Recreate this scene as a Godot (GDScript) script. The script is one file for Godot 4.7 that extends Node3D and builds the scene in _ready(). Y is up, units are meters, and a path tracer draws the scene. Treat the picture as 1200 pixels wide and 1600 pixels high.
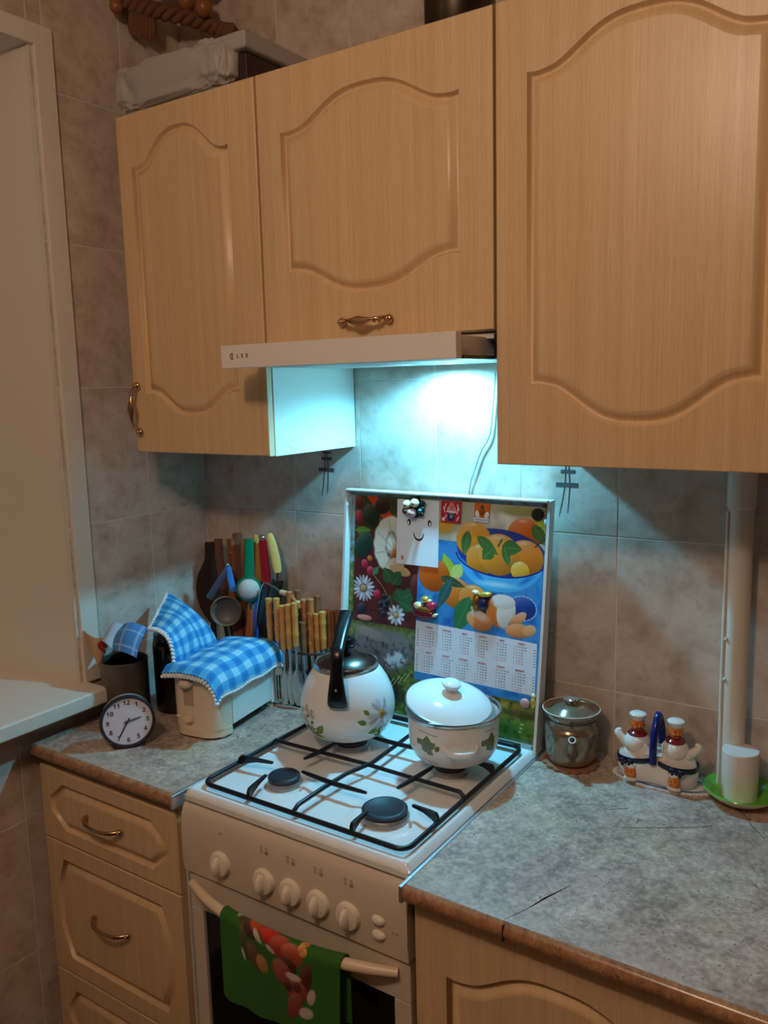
extends Node3D
# A small kitchen corner at night: upper cabinets, extractor hood with a cold lamp, gas stove, worktops and everything on them.

const WARM := Vector3(1.0, 0.74, 0.54)     # colour of the ceiling lamp (linear)
const COLD := Vector3(0.15, 0.64, 1.0)     # colour of the hood lamp (linear)
const TOP := 0.8364                        # height of the worktops
const HOB := 0.85
const XL := -0.494                         # left wall
const UP_Z := 0.30                         # front of the upper cabinets

func lin(v: Vector3) -> Color:
	return Color(v.x, v.y, v.z).linear_to_srgb()

# ------------------------------------------------------------------ naming
var used := {}
func numbered(called: String) -> String:
	var n: int = used.get(called, 0)
	used[called] = n + 1
	return called if n == 0 else "%s_%03d" % [called, n]

func tag(o: Node, label: String, category: String, group := "") -> Node:
	if label != "": o.set_meta("label", label)
	if category != "": o.set_meta("category", category)
	if group != "": o.set_meta("group", group)
	return o

func thing(called: String, label: String, category: String, at := Vector3.ZERO, turn := 0.0, group := "") -> Node3D:
	var o := Node3D.new()
	o.name = numbered(called)
	add_child(o)
	o.position = at
	o.rotation.y = turn
	tag(o, label, category, group)
	return o

func part(called: String, mesh: Mesh, m: Material, parent: Node, xf := Transform3D.IDENTITY) -> MeshInstance3D:
	var o := MeshInstance3D.new()
	o.name = called if parent != self else numbered(called)
	o.mesh = mesh
	o.material_override = m
	o.transform = xf
	parent.add_child(o, true)
	return o

func struct(called: String, mesh: Mesh, m: Material) -> MeshInstance3D:
	var o := part(called, mesh, m, self)
	o.set_meta("kind", "structure")
	return o

func at(x: float, y: float, z: float) -> Transform3D:
	return Transform3D(Basis.IDENTITY, Vector3(x, y, z))

# ------------------------------------------------------------------ mesh building
class MB:
	var v := PackedVector3Array()
	var n := PackedVector3Array()
	var t := PackedVector2Array()
	var i := PackedInt32Array()
	var xf := Transform3D.IDENTITY
	func vert(p: Vector3, nn: Vector3, uv := Vector2.ZERO) -> int:
		v.append(xf * p)
		n.append((xf.basis * nn).normalized())
		t.append(uv)
		return v.size() - 1
	func tri(a: int, b: int, c: int) -> void:
		var f := (v[b] - v[a]).cross(v[c] - v[a])
		if f.length_squared() < 1e-18: return
		i.append(a)
		if f.dot(n[a] + n[b] + n[c]) > 0.0:      # front faces run clockwise
			i.append(c); i.append(b)
		else:
			i.append(b); i.append(c)
	func quad(a: int, b: int, c: int, d: int) -> void:
		tri(a, b, c); tri(a, c, d)
	func face(a: Vector3, b: Vector3, c: Vector3, d: Vector3, nn: Vector3) -> void:
		quad(vert(a, nn, Vector2(0, 1)), vert(b, nn, Vector2(1, 1)), vert(c, nn, Vector2(1, 0)), vert(d, nn, Vector2(0, 0)))
	func box(c: Vector3, s: Vector3, r := 0.0) -> MB:
		var h := s / 2.0
		r = minf(r, minf(h.x, minf(h.y, h.z)) * 0.98)
		var id := {}
		for ax in 3:
			for k in 8:
				var sg := Vector3(1 if k & 1 else -1, 1 if k & 2 else -1, 1 if k & 4 else -1)
				var p := sg * (h - Vector3.ONE * r)
				p[ax] = sg[ax] * h[ax]
				var nn := Vector3.ZERO
				nn[ax] = sg[ax]
				var uv := Vector2(p[(ax + 1) % 3], p[(ax + 2) % 3])
				id[ax * 8 + k] = vert(c + p, nn, uv)
		for ax in 3:
			var b1 := 1 << ((ax + 1) % 3)
			var b2 := 1 << ((ax + 2) % 3)
			for s0 in 2:
				var k0 := s0 << ax
				quad(id[ax * 8 + k0], id[ax * 8 + (k0 | b1)], id[ax * 8 + (k0 | b1 | b2)], id[ax * 8 + (k0 | b2)])
			if r > 0.0:
				var a2 := (ax + 1) % 3
				var a3 := (ax + 2) % 3
				for s1 in 2:
					for s2 in 2:
						var k1 := (s1 << a2) | (s2 << a3)
						var k2 := k1 | (1 << ax)
						quad(id[a2 * 8 + k1], id[a3 * 8 + k1], id[a3 * 8 + k2], id[a2 * 8 + k2])
		if r > 0.0:
			for k in 8:
				tri(id[k], id[8 + k], id[16 + k])
		return self
	# surface of revolution round y; profile of (radius, height); corners sharper than 40 degrees stay sharp
	func lathe(pr: Array, segs := 40, squash := Vector2.ONE) -> MB:
		var total := 0.0
		for k in pr.size() - 1: total += (pr[k + 1] - pr[k]).length()
		var run := 0.0
		for k in pr.size() - 1:
			var p0: Vector2 = pr[k]
			var p1: Vector2 = pr[k + 1]
			var d := p1 - p0
			if d.length() < 1e-7: continue
			var nk := Vector2(d.y, -d.x).normalized()
			var na := nk
			var nb := nk
			if k > 0:
				var e: Vector2 = p0 - pr[k - 1]
				var ne := Vector2(e.y, -e.x).normalized()
				if ne.dot(nk) > 0.72: na = (ne + nk).normalized()
			if k < pr.size() - 2:
				var e2: Vector2 = pr[k + 2] - p1
				var ne2 := Vector2(e2.y, -e2.x).normalized()
				if ne2.dot(nk) > 0.72: nb = (ne2 + nk).normalized()
			var first := v.size()
			for s in segs + 1:
				var a := TAU * s / segs
				var cs := Vector3(cos(a) * squash.x, 0, -sin(a) * squash.y)
				var cn := Vector3(cos(a) / squash.x, 0, -sin(a) / squash.y).normalized()
				vert(cs * p0.x + Vector3(0, p0.y, 0), cn * na.x + Vector3(0, na.y, 0), Vector2(float(s) / segs, 1.0 - run / total))
				vert(cs * p1.x + Vector3(0, p1.y, 0), cn * nb.x + Vector3(0, nb.y, 0), Vector2(float(s) / segs, 1.0 - (run + d.length()) / total))
			for s in segs:
				quad(first + s * 2, first + s * 2 + 1, first + s * 2 + 3, first + s * 2 + 2)
			run += d.length()
		return self
	# tube along points, with a radius each
	func tube(pts: Array, rad, sides := 10, flat := 1.0, closed := false) -> MB:
		var m := pts.size()
		var prev := Vector3.ZERO
		var first := v.size()
		for k in m:
			var tn: Vector3
			if closed: tn = pts[(k + 1) % m] - pts[(k - 1 + m) % m]
			else: tn = pts[mini(k + 1, m - 1)] - pts[maxi(k - 1, 0)]
			tn = tn.normalized()
			if prev == Vector3.ZERO:
				prev = Vector3.UP if absf(tn.y) < 0.9 else Vector3.RIGHT
			var bx := (prev - tn * prev.dot(tn)).normalized()
			prev = bx
			var by := tn.cross(bx)
			var r: float = rad if (rad is float or rad is int) else rad[k]
			for s in sides + 1:
				var a := TAU * s / sides
				var dn := bx * cos(a) + by * sin(a) * flat
				var nn := bx * cos(a) * flat + by * sin(a)
				vert(pts[k] + dn * r, nn, Vector2(float(s) / sides, float(k) / maxi(m - 1, 1)))
		var w := sides + 1
		for k in (m if closed else m - 1):
			for s in sides:
				var a0 := first + k * w + s
				var b0 := first + ((k + 1) % m) * w + s
				quad(a0, a0 + 1, b0 + 1, b0)
		if not closed:
			for e in 2:
				var k := 0 if e == 0 else m - 1
				var tn2: Vector3 = (pts[0] - pts[1] if e == 0 else pts[m - 1] - pts[m - 2]).normalized()
				var c := vert(pts[k], tn2)
				var ring := []
				for s in w: ring.append(vert(xf.affine_inverse() * v[first + k * w + s], tn2))
				for s in sides: tri(c, ring[s], ring[s + 1])
		return self
	# parametric surface f(u, v) in 0..1; thick > 0 makes a shell
	func grid(nu: int, nv: int, f: Callable, thick := 0.0, wrap_u := false, uvs := Vector2.ONE) -> MB:
		var P := []
		var N := []
		for b in nv + 1:
			for a in nu + 1:
				P.append(f.call(float(a) / nu, float(b) / nv))
		var w := nu + 1
		for b in nv + 1:
			for a in nu + 1:
				var a0 := a - 1
				var a1 := a + 1
				if wrap_u:
					if a0 < 0: a0 = nu - 1
					if a1 > nu: a1 = 1
				a0 = maxi(a0, 0); a1 = mini(a1, nu)
				var du: Vector3 = P[b * w + a1] - P[b * w + a0]
				var dv: Vector3 = P[mini(b + 1, nv) * w + a] - P[maxi(b - 1, 0) * w + a]
				var nn := du.cross(dv)
				N.append(nn.normalized() if nn.length_squared() > 1e-20 else Vector3.UP)
		var first := v.size()
		for side in (2 if thick > 0.0 else 1):
			for b in nv + 1:
				for a in nu + 1:
					var k := b * w + a
					vert(P[k] if side == 0 else P[k] - N[k] * thick, N[k] if side == 0 else -N[k], Vector2(float(a) / nu, float(b) / nv) * uvs)
		for side in (2 if thick > 0.0 else 1):
			var o := first + side * w * (nv + 1)
			for b in nv:
				for a in nu:
					var k := o + b * w + a
					quad(k, k + 1, k + 1 + w, k + w)
		if thick > 0.0:
			var loop := []
			for a in nu: loop.append(a)
			for b in nv: loop.append(b * w + nu)
			for a in nu: loop.append(nv * w + nu - a)
			for b in nv: loop.append((nv - b) * w)
			var o2 := w * (nv + 1)
			var cen := Vector3.ZERO
			for q in P: cen += q
			cen /= P.size()
			for k in loop.size():
				var q0: Vector3 = P[loop[k]]
				var q1: Vector3 = P[loop[(k + 1) % loop.size()]]
				var en := (q1 - q0).cross(N[loop[k]]).normalized()
				if en.dot(q0 - cen) < 0: en = -en
				quad(vert(q0, en), vert(q1, en), vert(q1 - N[loop[(k + 1) % loop.size()]] * thick, en), vert(q0 - N[loop[k]] * thick, en))
		return self
	func ball(c: Vector3, r: Vector3, seg := 10, rings := 6) -> MB:
		var first := v.size()
		for b in rings + 1:
			var th := PI * b / rings
			for a in seg + 1:
				var ph := TAU * a / seg
				var d := Vector3(sin(th) * cos(ph), cos(th), sin(th) * sin(ph))
				vert(c + d * r, Vector3(d.x / r.x, d.y / r.y, d.z / r.z).normalized(), Vector2(float(a) / seg, float(b) / rings))
		for b in rings:
			for a in seg:
				var k := first + b * (seg + 1) + a
				quad(k, k + 1, k + seg + 2, k + seg + 1)
		return self
	# polygon in x, y extruded from z0 to z1 (z1 is the front); bevel rounds the front edge
	func prism(poly: PackedVector2Array, z0: float, z1: float, bevel := 0.0, uvr := Rect2(0, 0, 1, 1)) -> MB:
		if Geometry2D.is_polygon_clockwise(poly):
			poly = poly.duplicate(); poly.reverse()
		var m := poly.size()
		var inn := poly if bevel <= 0.0 else MB.inset(poly, bevel)
		var idx := Geometry2D.triangulate_polygon(inn)
		for e in 2:
			var pp := inn if e == 1 else poly
			var z := z1 if e == 1 else z0
			var nn := Vector3(0, 0, 1 if e == 1 else -1)
			var f := v.size()
			for p in pp: vert(Vector3(p.x, p.y, z), nn, Vector2((p.x - uvr.position.x) / uvr.size.x, 1.0 - (p.y - uvr.position.y) / uvr.size.y))
			for k in range(0, idx.size(), 3): tri(f + idx[k], f + idx[k + 1], f + idx[k + 2])
		for k in m:
			var p0 := poly[k]
			var p1 := poly[(k + 1) % m]
			var q0 := inn[k]
			var q1 := inn[(k + 1) % m]
			var d := (p1 - p0).normalized()
			var e0 := (p0 - poly[(k - 1 + m) % m]).normalized()
			var e1 := (poly[(k + 2) % m] - p1).normalized()
			var nk := Vector2(d.y, -d.x)
			var na := Vector2(e0.y, -e0.x)
			var nb := Vector2(e1.y, -e1.x)
			na = (na + nk).normalized() if na.dot(nk) > 0.75 else nk
			nb = (nb + nk).normalized() if nb.dot(nk) > 0.75 else nk
			var A := Vector3(na.x, na.y, 0)
			var B := Vector3(nb.x, nb.y, 0)
			var zz := z1 - bevel
			quad(vert(Vector3(p0.x, p0.y, z0), A), vert(Vector3(p1.x, p1.y, z0), B), vert(Vector3(p1.x, p1.y, zz), B), vert(Vector3(p0.x, p0.y, zz), A))
			if bevel > 0.0:
				quad(vert(Vector3(p0.x, p0.y, zz), A), vert(Vector3(p1.x, p1.y, zz), B), vert(Vector3(q1.x, q1.y, z1), B + Vector3.BACK), vert(Vector3(q0.x, q0.y, z1), A + Vector3.BACK))
		return self
	static func inset(poly: PackedVector2Array, d: float) -> PackedVector2Array:   # poly runs counter-clockwise
		var o := PackedVector2Array()
		var m := poly.size()
		for k in m:
			var e0 := (poly[k] - poly[(k - 1 + m) % m]).normalized()
			var e1 := (poly[(k + 1) % m] - poly[k]).normalized()
			var n0 := Vector2(-e0.y, e0.x)
			var n1 := Vector2(-e1.y, e1.x)
			var b := n0 + n1
			o.append(poly[k] + b * (d / maxf(0.35, 1.0 + n0.dot(n1))))
		return o
	# flat bar along points: half width w across "side", half thickness th
	func strap(pts: Array, w, th: float, side: Vector3, n := 14, pw := 0.55) -> MB:
		var m := pts.size()
		var first := v.size()
		for k in m:
			var tn: Vector3 = (pts[mini(k + 1, m - 1)] - pts[maxi(k - 1, 0)]).normalized()
			var sd := (side - tn * side.dot(tn)).normalized()
			var up := sd.cross(tn)
			var r: float = w if (w is float or w is int) else w[k]
			for s in n + 1:
				var a := TAU * s / n
				var ca := signf(cos(a)) * pow(absf(cos(a)), pw)
				var sa := signf(sin(a)) * pow(absf(sin(a)), pw)
				vert(pts[k] + sd * ca * r + up * sa * th, sd * cos(a) * th / r + up * sin(a), Vector2(float(s) / n, float(k) / maxi(m - 1, 1)))
		for k in m - 1:
			for s in n:
				var a0 := first + k * (n + 1) + s
				quad(a0, a0 + 1, a0 + n + 2, a0 + n + 1)
		for e in 2:
			var k := 0 if e == 0 else m - 1
			var tn2: Vector3 = (pts[0] - pts[1] if e == 0 else pts[m - 1] - pts[m - 2]).normalized()
			var c := vert(pts[k], tn2)
			var ring := []
			for s in n + 1: ring.append(vert(xf.affine_inverse() * v[first + k * (n + 1) + s], tn2))
			for s in n: tri(c, ring[s], ring[s + 1])
		return self
	func done() -> ArrayMesh:
		var arr := []
		arr.resize(Mesh.ARRAY_MAX)
		arr[Mesh.ARRAY_VERTEX] = v
		arr[Mesh.ARRAY_NORMAL] = n
		arr[Mesh.ARRAY_TEX_UV] = t
		arr[Mesh.ARRAY_INDEX] = i
		var m := ArrayMesh.new()
		m.add_surface_from_arrays(Mesh.PRIMITIVE_TRIANGLES, arr)
		return m

func bx(c: Vector3, s: Vector3, r := 0.0) -> ArrayMesh:
	return MB.new().box(c, s, r).done()
func span(x0: float, x1: float, y0: float, y1: float, z0: float, z1: float, r := 0.0) -> ArrayMesh:
	return bx(Vector3((x0 + x1) / 2, (y0 + y1) / 2, (z0 + z1) / 2), Vector3(x1 - x0, y1 - y0, z1 - z0), r)
func turned(pr: Array, segs := 40) -> ArrayMesh:
	return MB.new().lathe(pr, segs).done()
func pipe(pts: Array, r, sides := 10, flat := 1.0, closed := false) -> ArrayMesh:
	return MB.new().tube(pts, r, sides, flat, closed).done()
func V(x: float, y: float) -> Vector2:
	return Vector2(x, y)
func smooth(pts: Array, per := 6) -> Array:          # Catmull-Rom through the points
	var o := []
	for k in pts.size() - 1:
		var p0 = pts[maxi(k - 1, 0)]
		var p3 = pts[mini(k + 2, pts.size() - 1)]
		for s in per:
			o.append(pts[k].cubic_interpolate(pts[k + 1], p0, p3, float(s) / per))
	o.append(pts[pts.size() - 1])
	return o
func rounded(x0: float, x1: float, y0: float, y1: float, r: float, seg := 5) -> PackedVector2Array:
	var o := PackedVector2Array()
	for c in [[x1 - r, y0 + r, -PI / 2], [x1 - r, y1 - r, 0.0], [x0 + r, y1 - r, PI / 2], [x0 + r, y0 + r, PI]]:
		for s in seg + 1:
			var a: float = c[2] + PI / 2 * s / seg
			o.append(V(c[0] + r * cos(a), c[1] + r * sin(a)))
	return o
func text(s: String, size: float, depth := 0.0004, bold := false, mono := false) -> TextMesh:
	var t := TextMesh.new()
	t.text = s
	var f := SystemFont.new()
	f.font_names = PackedStringArray(["Droid Sans Mono" if mono else "Droid Sans"])
	if bold: f.font_weight = 700
	t.font = f
	t.font_size = 32
	t.pixel_size = size / 23.0        # size is the height of a capital
	t.depth = depth
	t.curve_step = 1.0
	return t

# ------------------------------------------------------------------ drawing prints
class Cv:
	var im: Image
	var k: float
	var x0: float
	var top: float
	func _init(x: float, y1: float, w: float, h: float, scale: float, col: Color) -> void:
		k = scale; x0 = x; top = y1
		im = Image.create(int(w * k), int(h * k), false, Image.FORMAT_RGB8)
		im.fill(col)
	func ell(x: float, y: float, rx: float, ry: float, col: Color, rot := 0.0, shade := 0.0, soft := 0.12) -> Cv:
		var cx := (x - x0) * k
		var cy := (top - y) * k
		var a := rx * k
		var b := ry * k
		var R := maxf(a, b) + 1
		var c := cos(rot)
		var s := sin(rot)
		for py in range(maxi(0, int(cy - R)), mini(im.get_height(), int(cy + R) + 1)):
			for px in range(maxi(0, int(cx - R)), mini(im.get_width(), int(cx + R) + 1)):
				var dx := px - cx
				var dy := cy - py
				var u := (dx * c + dy * s) / a
				var w := (-dx * s + dy * c) / b
				var q := u * u + w * w
				if q < 1.0:
					var cc := col
					if shade > 0.0:
						var l := (dy / b * 0.7 - dx / a * 0.3) * shade
						cc = col.lightened(clampf(l, 0, 1)) if l > 0 else col.darkened(clampf(-l, 0, 1))
					var al := clampf((1.0 - sqrt(q)) / soft, 0, 1) if soft > 0 else 1.0
					im.set_pixel(px, py, im.get_pixel(px, py).lerp(cc, al))
		return self
	func poly(pts: Array, col: Color, alpha := 1.0) -> Cv:
		var pg := PackedVector2Array()
		var lo := Vector2(1e9, 1e9)
		var hi := -lo
		for p in pts:
			var q := Vector2((p.x - x0) * k, (top - p.y) * k)
			pg.append(q)
			lo = lo.min(q)
			hi = hi.max(q)
		for py in range(maxi(0, int(lo.y)), mini(im.get_height(), int(hi.y) + 1)):
			for px in range(maxi(0, int(lo.x)), mini(im.get_width(), int(hi.x) + 1)):
				if Geometry2D.is_point_in_polygon(Vector2(px + 0.5, py + 0.5), pg):
					im.set_pixel(px, py, im.get_pixel(px, py).lerp(col, alpha))
		return self
	func line(pts: Array, w: float, col: Color) -> Cv:
		for j in pts.size() - 1:
			var a := Vector2((pts[j].x - x0) * k, (top - pts[j].y) * k)
			var b := Vector2((pts[j + 1].x - x0) * k, (top - pts[j + 1].y) * k)
			var r := w * k / 2 + 0.5
			for py in range(maxi(0, int(minf(a.y, b.y) - r)), mini(im.get_height(), int(maxf(a.y, b.y) + r) + 1)):
				for px in range(maxi(0, int(minf(a.x, b.x) - r)), mini(im.get_width(), int(maxf(a.x, b.x) + r) + 1)):
					var p := Vector2(px, py)
					var d := p.distance_to(Geometry2D.get_closest_point_to_segment(p, a, b))
					if d < r: im.set_pixel(px, py, im.get_pixel(px, py).lerp(col, clampf(r - d, 0, 1)))
		return self
	func leaf(x: float, y: float, l: float, w: float, rot: float, col: Color) -> Cv:
		var a := []
		for s in 9:
			var q := s / 8.0
			a.append(Vector2(q * l, sin(PI * pow(q, 0.8)) * w))
		for s in 7:
			var q := 1.0 - (s + 1) / 8.0
			a.append(Vector2(q * l, -sin(PI * pow(q, 0.8)) * w))
		var o := []
		for p in a: o.append(Vector2(x, y) + p.rotated(rot))
		poly(o, col)
		line([Vector2(x, y), Vector2(x, y) + Vector2(l * 0.9, 0).rotated(rot)], 1.2, col.lightened(0.25))
		return self
	func daisy(x: float, y: float, r: float, petals: int, col: Color, mid: Color) -> Cv:
		for s in petals:
			var a := TAU * s / petals + 0.2
			var d := Vector2(cos(a), sin(a)) * r * 0.62
			ell(x + d.x, y + d.y, r * 0.40, r * 2.1 / petals, col.darkened(0.12 * (s % 3)), a, 0.0, 0.3)
		return ell(x, y, r * 0.26, r * 0.26, mid, 0, 0.5)
	func mottle(nz: FastNoiseLite, amount: float, r: Rect2, to: Color) -> Cv:
		for py in range(int((top - r.end.y) * k), int((top - r.position.y) * k)):
			for px in range(int((r.position.x - x0) * k), int((r.end.x - x0) * k)):
				if px < 0 or py < 0 or px >= im.get_width() or py >= im.get_height(): continue
				var q := clampf(nz.get_noise_2d(px / k, py / k) * 1.6 * amount, 0, 1)
				im.set_pixel(px, py, im.get_pixel(px, py).lerp(to, q))
		return self
	func tex() -> ImageTexture:
		return ImageTexture.create_from_image(im)

func noise(sd: int, freq: float, oct := 4, kind := FastNoiseLite.TYPE_SIMPLEX_SMOOTH) -> FastNoiseLite:
	var n := FastNoiseLite.new()
	n.seed = sd
	n.noise_type = kind
	n.frequency = freq
	n.fractal_octaves = oct
	return n
func noise_bytes(sd: int, freq: float, w: int, h: int, oct := 4) -> PackedByteArray:
	var im := noise(sd, freq, oct).get_seamless_image(w, h)
	im.convert(Image.FORMAT_L8)
	return im.get_data()

func stretched(sd: int, freq: float, w: int, rows: int) -> PackedByteArray:      # noise drawn out along y
	var im := noise(sd, freq, 3).get_seamless_image(w, rows)
	im.convert(Image.FORMAT_L8)
	im.resize(w, w, Image.INTERPOLATE_CUBIC)
	return im.get_data()

# ------------------------------------------------------------------ materials
var M := {}
func mat(key: String, col: Color, rough := 0.5, metal := 0.0, tex: Texture2D = null) -> StandardMaterial3D:
	var m := StandardMaterial3D.new()
	m.resource_name = key
	m.albedo_color = col
	m.roughness = rough
	m.metallic = metal
	if tex:
		m.albedo_texture = tex
	M[key] = m
	return m
func c8(r: int, g: int, b: int) -> Color:
	return Color8(r, g, b)

func blend3(a: Color, b: Color, c: Color, q: float) -> Color:
	return a.lerp(b, q * 2.0) if q < 0.5 else b.lerp(c, q * 2.0 - 1.0)

func make_textures() -> void:
	# beech laminate: fine upright grain
	var w := 1024
	var f1 := stretched(3, 0.30, w, 40)
	var f2 := stretched(4, 0.10, w, 14)
	var f3 := stretched(5, 0.02, w, 6)
	var im := Image.create(w, w, false, Image.FORMAT_RGB8)
	for y in w:
		for x in w:
			var k := y * w + x
			var s := (0.40 * f1[k] + 0.34 * f2[k] + 0.26 * f3[k]) / 255.0
			im.set_pixel(x, y, c8(215, 175, 129).lerp(c8(233, 199, 155), clampf(s * 1.9 - 0.45, 0, 1)))
	var wood := ImageTexture.create_from_image(im)
	var m := mat("wood", Color.WHITE, 0.36, 0.0, wood)
	m.uv1_triplanar = true
	m.uv1_world_triplanar = true
	m.uv1_scale = Vector3(1.9, 1.9, 1.9)
	# wall tile: clouded beige marble
	w = 768
	var a := noise_bytes(11, 0.006, w, w, 5)
	var b := noise_bytes(12, 0.02, w, w, 5)
	var c := noise_bytes(13, 0.016, w, w, 4)
	im = Image.create(w, w, false, Image.FORMAT_RGB8)
	for y in w:
		for x in w:
			var k := y * w + x
			var q := (a[k] * 0.6 + b[k] * 0.4) / 255.0
			var col := blend3(c8(184, 160, 141), c8(208, 188, 171), c8(222, 206, 191), clampf(q * 1.6 - 0.30, 0, 1))
			var dk := clampf((b[k] / 255.0 - 0.58) * 5.0, 0, 1) * clampf((c[k] / 255.0 - 0.4) * 3.0, 0, 1)
			im.set_pixel(x, y, col.lerp(c8(138, 112, 94), dk * 0.26))
	mat("tile", Color.WHITE, 0.22, 0.0, ImageTexture.create_from_image(im))
	# worktop: grey-beige stone print with specks and veins
	w = 1024
	a = noise_bytes(21, 0.005, w, w, 4)
	b = noise_bytes(22, 0.075, w, w, 4)
	c = noise_bytes(23, 0.12, w, w, 2)
	var d := noise_bytes(24, 0.004, w, w, 4)
	var e := noise_bytes(25, 0.026, w, w, 4)
	im = Image.create(w, w, false, Image.FORMAT_RGB8)
	for y in w:
		for x in w:
			var k := y * w + x
			var q := (a[k] * 0.25 + b[k] * 0.40 + e[k] * 0.35) / 255.0
			var col := blend3(c8(134, 114, 99), c8(182, 160, 143), c8(218, 200, 182), clampf(q * 2.1 - 0.55, 0, 1))
			var hue := clampf((a[(k + 377 * w) % (w * w)] / 255.0 - 0.5) * 2.4, -1, 1)
			col = col.lerp(c8(194, 160, 150) if hue > 0 else c8(192, 174, 136), absf(hue) * 0.35)
			var sp := clampf((c[k] / 255.0 - 0.68) * 6.0, 0, 1) * clampf((b[k] / 255.0 - 0.35) * 3.0, 0, 1)
			col = col.lerp(c8(70, 58, 50), sp * 0.75)
			var vn := absf(d[k] / 255.0 - 0.5)
			var v2 := clampf(1.0 - vn / 0.006, 0, 1) * clampf((b[k] / 255.0 - 0.46) * 6.0, 0, 1)
			im.set_pixel(x, y, col.lerp(c8(66, 52, 44), v2 * 0.8))
	m = mat("stone", Color.WHITE, 0.5, 0.0, ImageTexture.create_from_image(im))
	m.uv1_triplanar = true
	m.uv1_world_triplanar = true
	m.uv1_scale = Vector3(0.95, 0.95, 0.95)
	m = mat("stone_edge_warm", c8(236, 196, 158), 0.22, 0.0, M.stone.albedo_texture)  # brown-orange tint of the warm light put into the edge colour
	m.uv1_triplanar = true
	m.uv1_world_triplanar = true
	m.uv1_scale = Vector3(1.3, 1.3, 1.3)

func make_materials() -> void:
	make_textures()
	mat("grout", c8(222, 212, 200), 0.8)
	mat("white", c8(232, 228, 220), 0.35)
	mat("melamine", c8(236, 232, 222), 0.4)
	mat("window_white", c8(226, 214, 198), 0.45)
	mat("enamel", c8(240, 238, 234), 0.10)
	mat("hood_paint", c8(232, 222, 214), 0.38)
	mat("black_plastic", c8(16, 15, 16), 0.25)
	mat("black_enamel", c8(12, 13, 20), 0.32)
	mat("dark", c8(10, 9, 9), 0.6)
	mat("steel", c8(200, 200, 198), 0.22, 1.0)
	mat("dark_steel", c8(110, 100, 92), 0.3, 1.0)
	mat("bronze", c8(196, 160, 122), 0.25, 1.0)
	mat("alu", c8(222, 224, 226), 0.3, 0.9)
	mat("burner_cap", c8(34, 38, 48), 0.5)
	mat("burner_ring", c8(176, 172, 168), 0.4, 0.7)
	mat("cream", c8(232, 206, 176), 0.35)
	mat("knob", c8(240, 226, 206), 0.3)
	mat("stove_front", c8(218, 200, 180), 0.35)
	mat("print_grey", c8(164, 146, 128), 0.6)
	mat("glass_dark", c8(8, 7, 8), 0.08)
	mat("pipe_white", c8(224, 214, 200), 0.3)
	mat("lace", c8(240, 240, 240), 0.8)
	mat("ceiling", c8(235, 230, 222), 0.9)
	mat("floor", c8(76, 52, 36), 0.6)
	mat("shade", c8(10, 8, 6), 0.9)

# a part given in world coordinates
func wpart(called: String, mesh: Mesh, m: Material, parent: Node3D, xf := Transform3D.IDENTITY) -> MeshInstance3D:
	var g := parent.transform
	var q = parent.get_parent()
	while q is Node3D and q != self:
		g = q.transform * g
		q = q.get_parent()
	return part(called, mesh, m, parent, g.affine_inverse() * xf)

# ------------------------------------------------------------------ light and camera
func setup() -> void:
	var cam := Camera3D.new()
	cam.name = "camera"
	cam.fov = 63.05
	cam.near = 0.02
	cam.transform = Transform3D(Basis(Vector3.UP, 0.5914) * Basis(Vector3.RIGHT, -0.1506) * Basis(Vector3.BACK, -0.0248), Vector3(1.1462, 1.5896, 1.5825))
	add_child(cam)
	cam.current = true
	var env := Environment.new()
	env.background_mode = Environment.BG_COLOR
	env.background_color = Color(0.012, 0.013, 0.02)
	env.tonemap_mode = Environment.TONE_MAPPER_LINEAR
	env.tonemap_exposure = 1.0
	env.sdfgi_enabled = true
	env.ssao_enabled = true
	env.ssil_enabled = true
	var we := WorldEnvironment.new()
	we.name = "environment"
	we.environment = env
	add_child(we)

func ceiling_lamp() -> void:
	var p := Vector3(0.66, 2.40, 1.78)
	var o := thing("pendant_lamp", "round glass ceiling lamp with a warm bulb in mid room", "lamp", Vector3(p.x, 2.6, p.z))
	var g := mat("lamp_glow", c8(255, 240, 220), 0.5)
	g.emission_enabled = true
	g.emission = lin(WARM)
	g.emission_energy_multiplier = 3.0
	wpart("globe", MB.new().ball(Vector3.ZERO, Vector3.ONE * 0.075, 24, 14).done(), g, o, at(p.x, p.y, p.z))
	wpart("rod", turned([V(0, 0), V(0.05, 0), V(0.05, -0.02), V(0.01, -0.03), V(0.01, -0.09), V(0, -0.09)], 20), M.white, o, at(p.x, 2.6, p.z))
	var l := OmniLight3D.new()
	l.name = "pendant_light"
	l.light_color = lin(WARM)
	l.light_energy = LAMP_E
	l.light_size = 0.07
	l.omni_range = 8.0
	l.omni_attenuation = 2.0
	l.shadow_enabled = true
	o.add_child(l)
	l.position = Vector3(0, p.y - 2.6, 0)

# ------------------------------------------------------------------ the room
func tile_mesh(w: float, h: float, uv: Vector2) -> ArrayMesh:      # lies in x, y with its face at z = 0
	var mb := MB.new().box(Vector3(0, 0, -0.004), Vector3(w, h, 0.008), 0.0008)
	for k in mb.t.size():
		mb.t[k] = uv + Vector2(mb.v[k].x, -mb.v[k].y) / 0.62
	return mb.done()

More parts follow.
